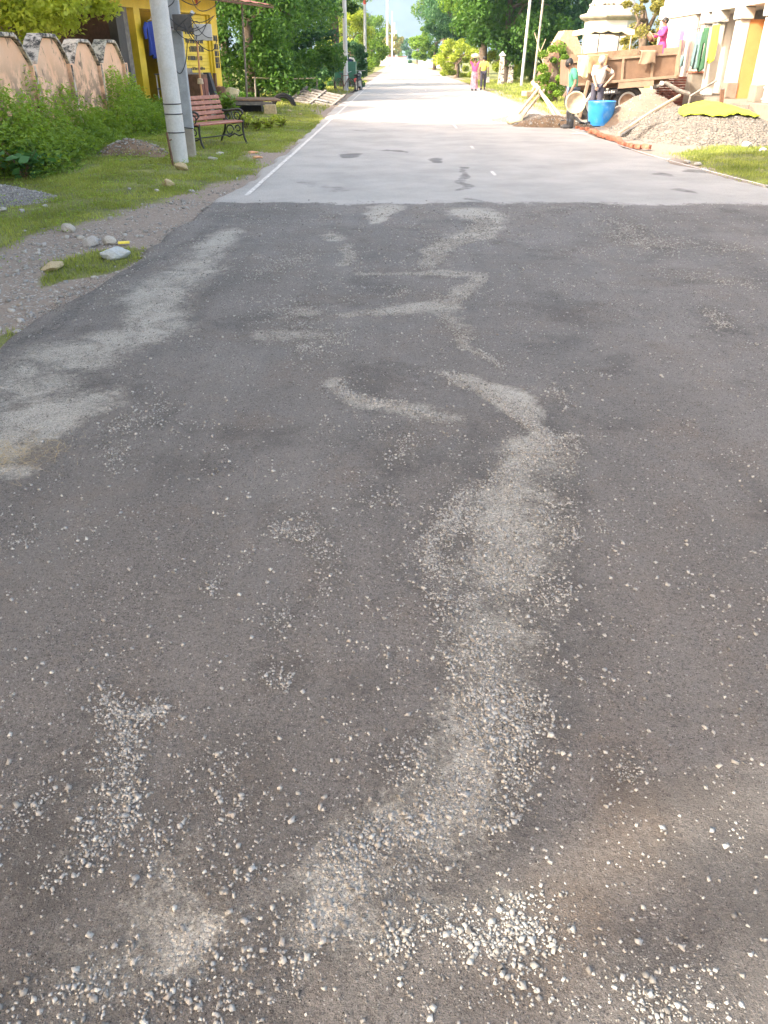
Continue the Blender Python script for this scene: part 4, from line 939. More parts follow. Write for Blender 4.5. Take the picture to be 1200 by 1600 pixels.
# things in and at the shop
def garment(name, label, c, w_, h, mat, seed, kind='shirt', rz=0.0, cat='clothes', group=None, sleeves=True):
    r = np.random.default_rng(seed); nx_, nz = 14, 18
    t_ = thing(name, label, cat, c, rz, group); V = []; F_ = []
    for j in range(nz + 1):
        for i in range(nx_ + 1):
            u_ = i / nx_ * 2 - 1; q = j / nz
            wv = w_ / 2 * (1 - .12 * q if kind != 'trousers' else 1 - .1 * q)
            if kind == 'drape': wv = w_ / 2 * (1 - .28 * q)
            V.append((u_ * wv, .05 * math.sin(u_ * 7 + q * 2 + seed) * (.3 + q) + .02, -q * h * (1 + .06 * math.sin(u_ * 5 + seed)) - (.10 * h * u_ * u_ if kind == 'shirt' and j == 0 else 0)))
    for j in range(nz):
        for i in range(nx_):
            if kind == 'trousers' and j > nz * .35 and i in (6, 7): continue
            k = j * (nx_ + 1) + i; F_.append((k, k + 1, k + nx_ + 2, k + nx_ + 1))
    m = MB(); m.add(V, F_); o = obj('cloth', m, M[mat], t_, smooth=True); s_ = o.modifiers.new('thick', 'SOLIDIFY'); s_.thickness = .012
    if kind == 'shirt' and sleeves:
        for sgn in (-1, 1):
            m = MB(); m.tube([(sgn * w_ * .44, .02, -.07), (sgn * w_ * .62, .02, -.22 * h), (sgn * w_ * .60, .02, -.5 * h)], [.08, .075, .06], 8, sq=.5); obj('sleeve', m, M[mat], t_, smooth=True)
    m = MB(); m.tube([(-w_ * .3, .02, .0), (0, .02, .05), (w_ * .3, .02, .0)], .008, 5); m.tube([(0, .02, .05), (0, .02, .12)], .006, 5); obj('hanger', m, M['rim'], t_); return t_
sa = math.atan2(SU.y, SU.x)
for nm, lb, a, w_, h, mt, sd, z in (('blue_shirt', 'bright blue shirt hanging at the left of the shop front', 4.15, .62, .85, 'c_blue', 1, 2.50), ('navy_jacket', 'dark navy jacket hanging right beside the blue shirt', 3.78, .55, 1.0, 'c_navy', 2, 2.55),
                         ('brown_coat', 'long brown coat hanging third from the left in the shop', 3.4, .5, 1.45, 'c_brown', 3, 2.5), ('brown_trousers', 'brown cloth hanging behind the steel pole in the shop', 3.05, .4, 1.3, 'c_dark', 4, 2.6)):
    p = Vector(shop.location) + sf(a, z, -.12); garment(nm, lb, p, w_, h, mt, sd, 'shirt' if 'trous' not in nm else 'trousers', sa, group='clothes hanging in the yellow shop')
# shelf frame below the clothes
tb_ = thing('display_table', 'pale metal display table with goods under the hanging clothes', 'table', Vector(shop.location) + sf(3.7, PLZ, -.55), sa)
m = MB(); m.box((0, 0, .78), (1.9, .45, .03)); obj('table_top', m, M['wood_grey'], tb_)
m = MB(); m.box((0, 0, .42), (1.85, .42, .03)); obj('shelf', m, M['wood_grey'], tb_)
for sx in (-.9, .9):
    for sy in (-.2, .2): m = MB(); m.tube([(sx, sy, 0), (sx, sy, .79)], .02, 6); obj('leg', m, M['rod'], tb_)
tbl = Vector(tb_.location)
for i, (a, z, mt, dd) in enumerate(((-.5, .435, 'c_white', (.5, .3, .10)), (.1, .435, 'c_dark', (.4, .3, .2)), (.6, .435, 'red_paint', (.25, .25, .18)), (-.3, .795, 'wood_grey', (.5, .3, .12)), (.45, .795, 'c_dark', (.45, .3, .16)))):
    o = thing('goods_box', ['white folded bundle on the lower shelf of the display table', 'dark crate in the middle of the lower shelf', 'red tin on the lower shelf of the display table', 'grey tray on top of the display table', 'black bag on top of the display table'][i], 'box', tbl + SU * a + Vector((0, 0, z)), sa)
    m = MB(); m.box((0, 0, dd[2] / 2), dd, taper=.93); obj('body', m, M[mt], o, bevel=.012); m = MB(); m.box((0, 0, dd[2] * .93), (dd[0] * .98, dd[1] * .98, dd[2] * .12)); obj('lid', m, M[mt], o, bevel=.008)
# leaning boards, orange stick, chest, basket and sack at the shop front
c = pz(313, 22.5, PLZ * .5)
ch = thing('wooden_chest', 'dark red brown wooden chest standing before the shutter behind the bench', 'chest', (c.x, c.y, 0), sa); m = MB(); m.box((0, 0, .62), (.5, .42, 1.2)); obj('body', m, M['wood_brown'], ch, bevel=.01)
for q in (-.12, .12): m = MB(); m.box((q, .218, .62), (.2, .02, 1.0)); obj('panel', m, M['tin'], ch)
for q in (-.12, .12): m = MB(); m.box((q, -.218, .62), (.2, .02, 1.0)); obj('panel', m, M['tin'], ch)
a, b_ = pz(317, 22.6, 1.25), pz(338, 23.2, .12); lb = thing('leaning_board', 'black board leaning against the wooden chest', 'board', b_)
m = MB(); d = a - b_; m.prism([(0, 0), (.16, 0), (.16, 1), (0, 1)], 0, .35, lambda u_, z, w_: d * z + Vector((u_ * 1.0, 0, 0)) + Vector((0, w_, 0))); obj('panel', m, M['tarred'], lb); m = MB(); m.tube([(-.012, -.01, 0), d + Vector((-.012, -.01, 0))], .015, 6); obj('edge_strip', m, M['rod'], lb)
a, b_ = pz(307, 21.0, 2.15), pz(314, 21.6, .9); st = thing('orange_stick', 'long orange stick leaning upright beside the meter box', 'stick', (b_.x, b_.y, 0))
d0 = a - Vector((b_.x, b_.y, 0)); m = MB(); m.tube([(.05, 0, 0.0), Vector((0, 0, .95)), d0], [.03, .028, .024], 8); obj('shaft', m, M['wood_orange'], st, smooth=True); m = MB(); m.lathe([(.0, 0), (.09, .02), (.07, .14), (.0, .16)], 10, (0, 0, .98)); obj('knob', m, M['wood_pale'], st, smooth=True)
c = pz(350, 25.2, .45); bk = thing('cane_basket', 'round brown cane basket on the deck at the shop corner', 'basket', (c.x - .1, c.y - .1, .45)); m = MB(); m.lathe([(.13, 0), (.2, .12), (.21, .3), (.17, .38), (.15, .37), (.17, .28)], 16); obj('body', m, M['wood_brown'], bk, smooth=True); m = MB(); m.lathe([(.17, .33), (.0, .42)], 16); obj('contents', m, M['wood_orange'], bk, smooth=True)
c = pz(364, 26.0, .45); o = rock('cloth_sack', 'crumpled pale yellow sack lying on the plank deck', 365, 160, (.5, .32, .38), 'sack_pale', 50, cat='sack'); o.location = (c.x, c.y, .62); o.rotation_euler = (0, 0, .6)
# red flowered weeds by the wall end
stemplant('red_plant', 'small reddish plant by the end of the compound wall', 232, 186, .55, 14, .08, 'leafy_o', 355, .3)

# debris behind the shop: hoop, fallen frame, bamboo rail
hp = thing('old_hoop', 'dark old tyre half buried in the grass beyond the deck', 'tyre', pz(443, 29.5), R(10)); m = MB(); m.tube([(.42 * math.cos(q), 0, .42 * math.sin(q)) for q in [R(-20 + 220 * i / 24) for i in range(25)]], .07, 8); obj('tread', m, M['tyre'], hp, smooth=True); m = MB(); m.tube([(.36 * math.cos(q), 0, .36 * math.sin(q)) for q in [R(-15 + 210 * i / 24) for i in range(25)]], .06, 8, sq=1.4); obj('bead', m, M['tyre'], hp, smooth=True)
fr = thing('fallen_frame', 'grey weathered wooden frame lying tilted on the verge', 'frame', pz(497, 31.5), R(-25)); 
fr.rotation_euler = (R(22), R(8), R(-30)); fr.location.z = .22
for k in range(6): m = MB(); m.box((0, -.5 + k * .2, 0), (2.0, .13, .04)); obj('slat', m, M['wood_grey'], fr)
for k in (-.95, 0, .95): m = MB(); m.box((k, 0, .045), (.09, 1.2, .045)); obj('cross_bar', m, M['wood_grey'], fr)
m = MB(); m.box((.2, -.2, .062), (.9, .10, .02)); obj('pale_strip', m, M['rim'], fr)
rl = thing('bamboo_rail', 'thin pale bamboo rail on short posts before the dark trees', 'rail', pz(440, 31.5)); o0 = Vector(rl.location)
a, b_ = pz(395, 31, .95) - o0, pz(497, 33, .90) - o0; m = MB(); m.tube([a, a.lerp(b_, .5) + Vector((0, 0, -.05)), b_], .025, 6); obj('rail', m, M['wood_pale'], rl)
for s in (.02, .5, .97): p = a.lerp(b_, s); m = MB(); m.tube([(p.x, p.y, -.1), (p.x + .03, p.y, .98)], .035, 6); obj('post', m, M['wood_grey'], rl)
for i, (x, v, s, lb_) in enumerate(((425, 172, .3, 'pale lump of rubble beside the end of the plank deck'), (520, 160, .22, 'small rubble lump by the road past the fallen frame'), (452, 176, .25, 'flat rubble lump between deck and road'), (470, 180, .15, 'smallest rubble lump at the road edge'), (505, 140, .3, 'pale rubble lump behind the fallen frame'))):
    rock('debris_stone', lb_, x, v, (s, s * .7, s * .4), 'stone_tan', 60 + i, 'rubble lumps by the deck')

# ------------------------------------------------------------------ left trees and hedges
for i, (X_, Y_, h_) in enumerate(((-9.2, 47, 11), (-8.8, 58, 12), (-9.4, 72, 12), (-9.0, 90, 12))):
    tree('avenue_tree', ['tall avenue tree rising behind the dark hedge past the shop', 'second tall avenue tree on the left, behind the grey cart pole', 'third tall avenue tree on the left behind the yellow shrub', 'fourth tall avenue tree down the left side'][i], 'tree', (X_, Y_, 0), h_, (0, 0, h_ * .66), (3.7, 4.3, h_ * .34), 15000, .24, ['leafy', 'leafy_b'][i % 2], 'avenue trees on the left', .22, 700 + i, clumps=60, hollow=.35)
LT = [  # name, label, x, D, height, crown centre z, radii, leaves, leaf size, material
    ('dense_tree', 'huge dark green tree behind the yellow shop roof, crown down to the ground', 395, 34, 9, 3.4, (4.2, 3.4, 4.2), 46000, .17, 'leafy', 95),
    ('dense_tree', 'dense green tree with crown to the ground right of the shop', 462, 41, 9, 3.3, (2.7, 3.6, 4.4), 42000, .18, 'leafy_b', 80),
    ('dense_tree', 'high green tree whose branches hang out over the green cart', 526, 52, 10, 6.8, (3.0, 4.6, 2.6), 26000, .20, 'leafy', 70),
    ('sunlit_shrub', 'bright yellow green shrub in sun behind the green cart', 548, 92, 6, 3.4, (3.2, 4.5, 3.2), 18000, .24, 'leafy_y', 60),
    ('mid_shrub', 'grey green hedge bush behind the bicycle', 530, 50, 3, 1.2, (2.0, 3.0, 1.5), 14000, .16, 'leafy_b', 40),
    ('mid_shrub', 'green bush beside the second roadside pole', 575, 104, 5, 2.3, (2.6, 5, 2.6), 14000, .26, 'leafy_m', 50),
    ('roadside_bush', 'yellow green tree crown between the first two far poles', 577, 172, 9, 5.6, (4.0, 7, 4.4), 12000, .38, 'leafy_m', 40),
    ('far_tree', 'tall hazy green tree behind the red banded pole', 552, 185, 14, 9.0, (7.0, 7, 6.0), 14000, .36, 'leafy_m', 40),
    ('far_tree', 'slender yellowish tree by the third far pole', 608, 262, 11, 6.4, (4.0, 7, 5.4), 8000, .42, 'leafy_o', 30),
    ('far_tree', 'yellowish tree farther down the left side', 616, 330, 10, 5.5, (3.6, 7, 5.2), 7000, .55, 'leafy_o', 26),
    ('far_tree', 'last green tree on the left where the road vanishes', 616, 360, 11, 6.0, (5.0, 9, 6.0), 6000, .7, 'leafy_m', 26)]
for i, (nm, lb, x, D, h, cz, rd_, nl, sz, mt, ncl) in enumerate(LT):
    b = pz(x, D); tree(nm, lb, 'bush' if 'shrub' in nm or 'bush' in nm else 'tree', (b.x, b.y, 0), h, (0, 0, cz), rd_, nl, sz, mt, None, .16 + .01 * h, 500 + i, clumps=ncl, hollow=.45, clump_r=.27)
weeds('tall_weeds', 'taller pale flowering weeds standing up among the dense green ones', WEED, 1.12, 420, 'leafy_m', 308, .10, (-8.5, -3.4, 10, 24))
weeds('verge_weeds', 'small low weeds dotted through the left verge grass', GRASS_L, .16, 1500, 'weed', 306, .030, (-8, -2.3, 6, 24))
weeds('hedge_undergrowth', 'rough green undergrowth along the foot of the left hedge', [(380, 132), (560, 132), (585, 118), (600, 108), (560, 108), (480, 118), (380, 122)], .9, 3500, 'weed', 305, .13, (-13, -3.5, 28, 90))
pole('cart_pole', 'grey pole rising out of the cart and bicycle', 541, 43.5, 8, .13, .10, 'steel')
pole('utility_pole', 'pale pole with a red painted band, second down the left side', 571, 80, 9, .17, .13, 'concrete_pole', bands=((6.3, 8.6, 'red_paint'),))
for i, (x, D, h) in enumerate(((605, 165, 15), (612.5, 240, 14), (616, 310, 14), (619, 400, 14), (621, 520, 14))):
    pole('utility_pole', ['tall white pole standing against the blue hills', 'far white pole with small crossarm, next after the tall one', 'thin far pole beyond the crossarm pole', 'very thin distant pole on the left side', 'most distant pole on the left side'][i], x, D, h, .26, .2, 'white_wall', n=8, group='utility poles down the left side')

# green cart, bicycle, motorbike
def wheel(parent, c, r, axis_rot, w_=.04, spokes=10, name='wheel'):
    M3 = Matrix.Rotation(axis_rot, 3, 'Z'); m = MB()
    m.tube([Vector(c) + M3 @ Vector((r * math.cos(q), 0, r * math.sin(q))) for q in [2 * math.pi * i / 28 for i in range(29)]], w_ / 2, 7, cap=False); wh = obj(name, m, M['tyre'], parent, smooth=True)
    m = MB(); rr_ = r - w_ * .6; m.tube([Vector(c) + M3 @ Vector((rr_ * math.cos(q), 0, rr_ * math.sin(q))) for q in [2 * math.pi * i / 28 for i in range(29)]], w_ * .22, 5, cap=False)
    for k in range(spokes): q = 2 * math.pi * k / spokes; m.tube([Vector(c), Vector(c) + M3 @ Vector((rr_ * math.cos(q), 0, rr_ * math.sin(q)))], .004, 4)
    m.tube([Vector(c) - M3 @ Vector((0, .04, 0)), Vector(c) + M3 @ Vector((0, .04, 0))], .025, 8); obj('rim', m, M['rim'], wh); return wh
gc = thing('goods_cart', 'green metal goods cart parked on the left verge facing away', 'cart', pz(541, 45.2), 0)
m = MB(); m.box((0, 0, .98), (1.22, 1.5, .98)); obj('body', m, M['green_paint'], gc, bevel=.03)
m = MB(); m.box((0, -.76, .98), (1.0, .02, .8)); obj('tailgate', m, M['green_paint'], gc, bevel=.005)
for s in (-1, 1): m = MB(); m.tube([(s * .55, -.7, 1.47), (s * .5, -.7, 1.6), (s * .25, -.7, 1.65)], .05, 7); obj('corner_padding', m, M['c_white'], gc, smooth=True); wheel(gc, (s * .66, 0, .33), .33, math.pi / 2, .09)
m = MB(); m.lathe([(.42, 0), (.38, .12), (.15, .2), (0, .22)], 16, (0, -.2, 1.47)); obj('tarpaulin', m, M['c_navy'], gc, smooth=True)
m = MB(); m.tube([(0, .75, .5), (0, 1.3, .5), (0, 1.5, .9)], .03, 6); obj('frame', m, M['iron'], gc)
bi = thing('bicycle', 'old bicycle leaning on the grey pole before the green cart', 'bicycle', pz(541, 42.9), R(-40)); bi.rotation_euler = (R(8), 0, R(-48))
wheel(bi, (-.52, 0, .34), .34, 0, .04, 14); wheel(bi, (.52, 0, .34), .34, 0, .04, 14)
m = MB()
for a, b_ in (((-.52, 0, .34), (-.12, 0, .30)), ((-.12, 0, .30), (-.24, 0, .86)), ((-.52, 0, .34), (-.22, 0, .80)), ((-.22, 0, .80), (.34, 0, .82)), ((-.12, 0, .30), (.36, 0, .72)), ((.32, 0, .92), (.52, 0, .34))): m.tube([a, b_], .017, 6)
obj('frame', m, M['tin'], bi); m = MB(); m.tube([(.32, -.27, .98), (.36, 0, .96), (.32, .27, .98)], .014, 6); obj('handlebar', m, M['rim'], bi, smooth=True)
m = MB(); m.box((-.26, 0, .90), (.25, .13, .06), taper=.8); obj('saddle', m, M['black'], bi, bevel=.02); m = MB(); m.tube([(-.12, -.1, .22), (-.12, .1, .38)], .012, 6); obj('pedals', m, M['iron'], bi)
mo = thing('motorcycle', 'motorcycle with white headlight parked right of the green cart', 'motorcycle', pz(560, 44.6), R(80))
wheel(mo, (-.62, 0, .29), .29, 0, .10, 6); wheel(mo, (.62, 0, .29), .29, 0, .10, 6)
m = MB(); m.tube([(-.5, 0, .62), (0, 0, .60), (.2, 0, .78), (.42, 0, .80)], [.10, .15, .16, .08], 10); obj('tank', m, M['black'], mo, smooth=True)
m = MB(); m.box((-.28, 0, .80), (.62, .24, .10)); obj('saddle', m, M['black'], mo, bevel=.03); m = MB(); m.box((.0, 0, .38), (.36, .24, .3)); obj('engine', m, M['rim'], mo, bevel=.03)
m = MB(); m.tube([(.62, 0, .29), (.44, 0, .98)], .03, 7); m.tube([(.40, -.34, 1.02), (.44, 0, 1.0), (.40, .34, 1.02)], .015, 6); obj('fork', m, M['rim'], mo)
m = MB(); m.lathe([(.0, -.02), (.10, 0), (.11, .04), (.05, .12)], 14, (.5, 0, .88), Matrix.Rotation(R(-90), 3, 'Y')); obj('headlight', m, M['c_white'], mo, smooth=True); m = MB(); m.tube([(-.62, 0, .62), (-.85, 0, .6), (-.9, 0, .45)], [.05, .06, .03], 7); obj('mudguard', m, M['red_paint'], mo, smooth=True)

# ------------------------------------------------------------------ right side trees
RT = [
    ('broad_tree', 'big round dark green tree with large leaves above the walking couple', 788, 58, 9, 5.9, (4.3, 4.2, 3.9), 34000, .27, 'leafy', 80),
    ('broad_tree', 'sunlit outer crown tree just left of the big round tree', 752, 66, 9, 6.0, (3.0, 3.6, 3.6), 18000, .27, 'leafy_m', 60),
    ('hazy_tree', 'tall blue green tree leaning over the far right of the road', 712, 92, 11, 7.6, (5.4, 5.2, 4.2), 26000, .28, 'leafy_b', 60),
    ('hazy_tree', 'yellow green tree top left of the blue green tree', 694, 112, 12, 9.0, (4.4, 5, 3.4), 12000, .34, 'leafy_m', 40),
    ('small_tree', 'small bright round tree by the far right road edge', 679, 130, 6, 3.6, (4.4, 5, 2.8), 12000, .34, 'leafy_m', 40),
    ('dark_grove', 'dark tall tree behind the pair of leaning poles', 868, 62, 10, 6.2, (4.6, 4.5, 4.6), 30000, .26, 'leafy_b', 70),
    ('dark_grove', 'dark tree filling the gap beside the white shrine', 850, 68, 6, 3.2, (2.3, 3, 2.4), 18000, .17, 'leafy', 50),
    ('verge_bush', 'sunlit yellow green bush at the foot of the pale leaning pole', 797, 66, 3, 1.5, (2.2, 3, 1.7), 12000, .18, 'leafy_y', 40),
    ('verge_bush', 'bright green shrub behind the man in green', 862, 33, 2.5, 1.05, (.85, 1.2, 1.15), 9000, .10, 'leafy_m', 34),
    ('verge_bush', 'yellow green bushes left of the walking couple', 713, 76, 3.5, 1.4, (2.4, 5, 1.9), 12000, .2, 'leafy_y', 40),
    ('verge_bush', 'green bush beyond the bottom of the leaning poles', 832, 62, 3.5, 1.3, (1.5, 1.5, 1.5), 10000, .13, 'leafy_m', 36),
    ('shrine_tree', 'olive and yellow leaved tree growing beside the white shrine', 993, 36, 5, 3.0, (1.05, 1.1, 2.2), 14000, .11, 'leafy_o', 50),
    ('far_tree', 'distant green tree at the end of the road on the right', 652, 300, 9, 4.5, (6, 9, 4.5), 6000, .6, 'leafy_b', 26)]
for i, (nm, lb, x, D, h, cz, rd_, nl, sz, mt, ncl) in enumerate(RT):
    b = pz(x, D); tree(nm, lb, 'bush' if 'bush' in nm else 'tree', (b.x, b.y, 0), h, (0, 0, cz), rd_, nl, sz, mt, None, .14 + .025 * h, 600 + i, clumps=ncl, hollow=.45, clump_r=.27)
pole('leaning_pole', 'thin pale pole at the right verge, nearer of the leaning pair', 814, 50, 10, .095, .07, 'white_wall', .03, 10)
pole('leaning_pole', 'thin brownish pole behind the nearer leaning pole', 833, 52, 10, .08, .06, 'bark_pale', .035, 10)
for i, (x, D, h) in enumerate(((782, 54, 1.75), (797, 57, 1.1))):
    b = pz(x, D); o = thing('white_marker', ['taller weathered white stone marker under the big round tree', 'shorter weathered white marker right of the taller one'][i], 'stone marker', (b.x, b.y, 0), group='white markers under the round tree')
    m = MB(); m.box((0, 0, h / 2), (.40, .40, h), taper=.72); obj('shaft', m, M['coping'], o, bevel=.03); m = MB(); m.lathe([(.2, h), (.26, h + .06), (.16, h + .14), (0, h + .32)], 10); obj('cap', m, M['white_wall'], o)
o = thing('white_gatepost', 'slanting white gate frame far off on the right verge', 'gate', pz(702, 80)); m = MB(); m.tube([(-.8, 0, 0), (-.1, 0, 2.3), (1.2, 0, 2.45)], .13, 8); obj('frame', m, M['white_wall'], o); m = MB(); m.tube([(1.2, 0, 0), (1.2, 0, 2.45)], .11, 8); obj('post', m, M['white_wall'], o)
a, b_ = pz(654, 190), pz(688, 150); o = thing('cream_wall', 'long low cream wall at the far right roadside', 'wall', a); d = b_ - a; m = MB(); m.box((d.x / 2, d.y / 2, .6), (d.length, .25, 1.3), math.atan2(d.y, d.x)); obj('wall_body', m, M['white_wall'], o); m = MB(); m.box((d.x / 2, d.y / 2, 1.28), (d.length, .4, .1), math.atan2(d.y, d.x)); obj('coping', m, M['concrete'], o)
for i, (x, D) in enumerate(((607, 200), (616, 260), (628, 300))):
    o = thing('far_hut', ['small white hut among the far left trees', 'second white hut farther down on the left', 'tiny white hut at the end of the road'][i], 'hut', pz(x, D) + Vector((-1.5 if i < 2 else 0, 0, 0)), 0); m = MB(); m.box((0, 0, 1.1), (3.2, 4, 2.2)); obj('wall', m, M['white_wall'], o); m = MB(); m.box((0, 0, 2.35), (3.8, 4.6, .2)); obj('roof', m, M['tin'], o)
# stump / root heap and thatched shack behind the trailer
b = pz(846, 37); o = thing('root_stump', 'tangled brown uprooted stump left of the trailer', 'stump', (b.x, b.y, 0)); rr = random.Random(5); m = MB()
m.tube([(-.1, 0, -.1), (.1, 0, .8), (.45, 0, 1.7), (.7, 0, 2.3)], [.38, .42, .4, .25], 9); obj('trunk', m, M['stump'], o)
for k in range(9):
    p = Vector((rr.uniform(-.1, .7), 0, rr.uniform(.3, 2.2))); q = p + Vector((rr.uniform(-.9, .7), rr.uniform(-.4, .4), rr.uniform(-.5, 1.0))); m = MB(); m.tube([p, p.lerp(q, .5) + Vector((0, 0, .12)), q], [.10, .06, .02], 6); obj('root', m, M['stump'], o)
b = pz(874, 38); o = thing('thatched_shack', 'small tan thatched shack behind the stump', 'shack', (b.x, b.y, 0)); m = MB(); m.box((0, 0, .8), (1.3, 1.4, 1.6)); obj('wall', m, M['thatch'], o); m = MB(); m.prism([(-.9, 1.55), (.9, 1.55), (.25, 2.75), (-.2, 2.75)], -.9, .9, lambda u_, v_, w_: Vector((u_, w_, v_))); obj('roof', m, M['thatch'], o); m = MB(); m.box((-.1, -.71, .7), (.5, .03, 1.2)); obj('door', m, M['white_wall'], o)
b = pz(838, 36, 2.0); o = thing('bare_stick', 'bare pale stick slanting out of the bushes by the pole', 'stick', (b.x, b.y, 0)); m = MB(); m.tube([(.7, 0, 0), (.45, 0, 1.3), (-.15, 0, 2.65)], [.03, .03, .02], 6); obj('shaft', m, M['wood_pale'], o); m = MB(); m.tube([(.2, 0, 1.9), (.4, 0, 2.4)], .015, 5); obj('twig', m, M['wood_pale'], o)

# white shrine
b = pz(941, 42); sr = thing('white_shrine', 'old whitewashed shrine with eight sided tapering tower behind the tractor', 'shrine', (b.x, b.y, 0), R(22.5))
m = MB(); m.lathe([(1.5, -.1), (1.5, .35), (1.38, .4), (1.38, 3.3)], 8); obj('wall', m, M['white_wall'], sr)
m = MB(); m.lathe([(1.38, 3.3), (1.62, 3.42), (1.68, 3.5), (1.66, 3.6), (1.40, 3.66)], 8); obj('cornice', m, M['concrete'], sr)
m = MB(); m.lathe([(1.32, 3.66), (1.22, 3.9), (1.0, 4.4), (.80, 4.9), (.6, 5.5), (.34, 6.2), (.0, 6.5)], 16); tw = obj('spire', m, M['white_wall'], sr, smooth=True)
for k in range(5): m = MB(); zz = 3.95 + k * .45; rr_ = 1.2 - k * .19; m.lathe([(rr_, zz), (rr_ + .05, zz + .03), (rr_ + .05, zz + .09), (rr_ - .06, zz + .13)], 16); obj('spire_band', m, M['coping'], tw)
m = MB(); m.lathe([(.1, 6.45), (.2, 6.6), (.08, 6.75), (.0, 7.1)], 12); obj('finial', m, M['concrete'], sr, smooth=True)
for k in range(8):
    q = R(22.5) + k * math.pi / 4 ; c = Vector((math.cos(q), math.sin(q), 0)) * (1.38 * math.cos(math.pi / 8) + .005); Mq = Matrix.Rotation(q, 3, 'Z')
    m = MB(); m.prism([(-.3, .6), (.3, .6), (.3, 2.1), (.2, 2.45), (0, 2.6), (-.2, 2.45), (-.3, 2.1)], -.02, .03, lambda u_, v_, w_: Mq @ Vector((w_, u_, v_)) + c); obj('niche', m, M['stone_white'], sr)
    m = MB(); m.prism([(-.1, 2.85), (.1, 2.85), (.1, 3.05), (-.1, 3.05)], -.02, .012, lambda u_, v_, w_: Mq @ Vector((w_, u_, v_)) + c); obj('vent', m, M['black'], sr)

# ------------------------------------------------------------------ white house, right
HA = pz(1016, 31.5); HB = pz(1215, 20.2); HU = (HB - HA).normalized(); HL = (HB - HA).length; HW = Vector((-HU.y, HU.x, 0))
if HW.x < 0: HW = -HW
ho = thing('white_house', 'whitewashed house with columned verandah at the right edge', 'house', (HA.x, HA.y, 0)); hf = lambda a, z, w_: HU * a + HW * w_ + Vector((0, 0, z))
def hbox(mb, a0, a1, z0, z1, w0, w1): mb.prism([(a0, z0), (a1, z0), (a1, z1), (a0, z1)], w0, w1, hf); return mb
def apos(x):      # distance along the facade of the point seen in photo column x
    lo, hi = -2.0, HL + 6
    for _ in range(50):
        mid = (lo + hi) / 2; p = HA + HU * mid; xx = pix(p.x, p.y)[0]
        if xx < x: lo = mid
        else: hi = mid
    return lo
aC, aA, aB, aD = apos(1094), apos(1127), apos(1170), apos(1222)
obj('plinth', hbox(MB(), -1, HL + 6, -.1, .55, -.3, 5), M['pale_sand'], ho)
obj('end_wall', hbox(MB(), -.4, apos(1062), .55, 2.92, 0, 5), M['white_wall'], ho)
obj('back_wall', hbox(MB(), apos(1062) + .002, HL + 6, .551, 2.92, 1.1, 1.3), M['white_wall'], ho)
obj('orange_wall', hbox(MB(), aA + .30, aB - .28, .552, 2.91, .70, .80), M['orange_wall'], ho)
obj('orange_side', hbox(MB(), aA + .02, aA + .20, .552, 2.6, .22, .80), M['orange_wall'], ho)
obj('lintel', hbox(MB(), -.5, HL + 6, 2.92, 3.35, -.06, 1.5), M['white_wall'], ho, bevel=.02)
obj('upper_wall', hbox(MB(), -.4, HL + 6, 3.352, 5.2, .05, 5), M['white_wall'], ho)
for k, a in enumerate((apos(1078), aC, aA, aB, aD)):
    wd_ = (.16, .19, .21, .25, .2)[k]; cl = obj('column', hbox(MB(), a - wd_, a + wd_, .551, 2.6, -.08, .22), M['white_wall'], ho, bevel=.03)
    obj('capital', hbox(MB(), a - wd_ - .08, a + wd_ + .08, 2.6, 2.918, -.14, .28), M['white_wall'], cl, bevel=.03)
    if k > 1: obj('stained_foot', hbox(MB(), a - wd_ - .02, a + wd_ + .02, .55, .98, -.10, .24), M['pale_sand'], cl, bevel=.02)
m = MB(); hbox(m, aC + .25, aA - .28, 2.05, 2.9, 1.05, 1.098); obj('dark_opening', m, M['wood_grey'], ho)  # grey panel painting the dark inside of a window hole
m = MB(); hbox(m, aC + .2, aA - .2, .55, 1.2, .9, 1.09); obj('bench_ledge', m, M['pale_sand'], ho)
gt = obj('gate_panel', hbox(MB(), aB + .32, aD - .22, .56, 2.1, .10, .13), M['grille'], ho)
for k in range(6): z = .62 + k * .28; obj('gate_bar', hbox(MB(), aB + .30, aD - .20, z, z + .04, .07, .10), M['rod'], gt)
for k in range(3): obj('window_bar', hbox(MB(), apos(1066) + .2 * k, apos(1066) + .2 * k + .03, 2.2, 2.9, .02, .05), M['wood_grey'], ho)
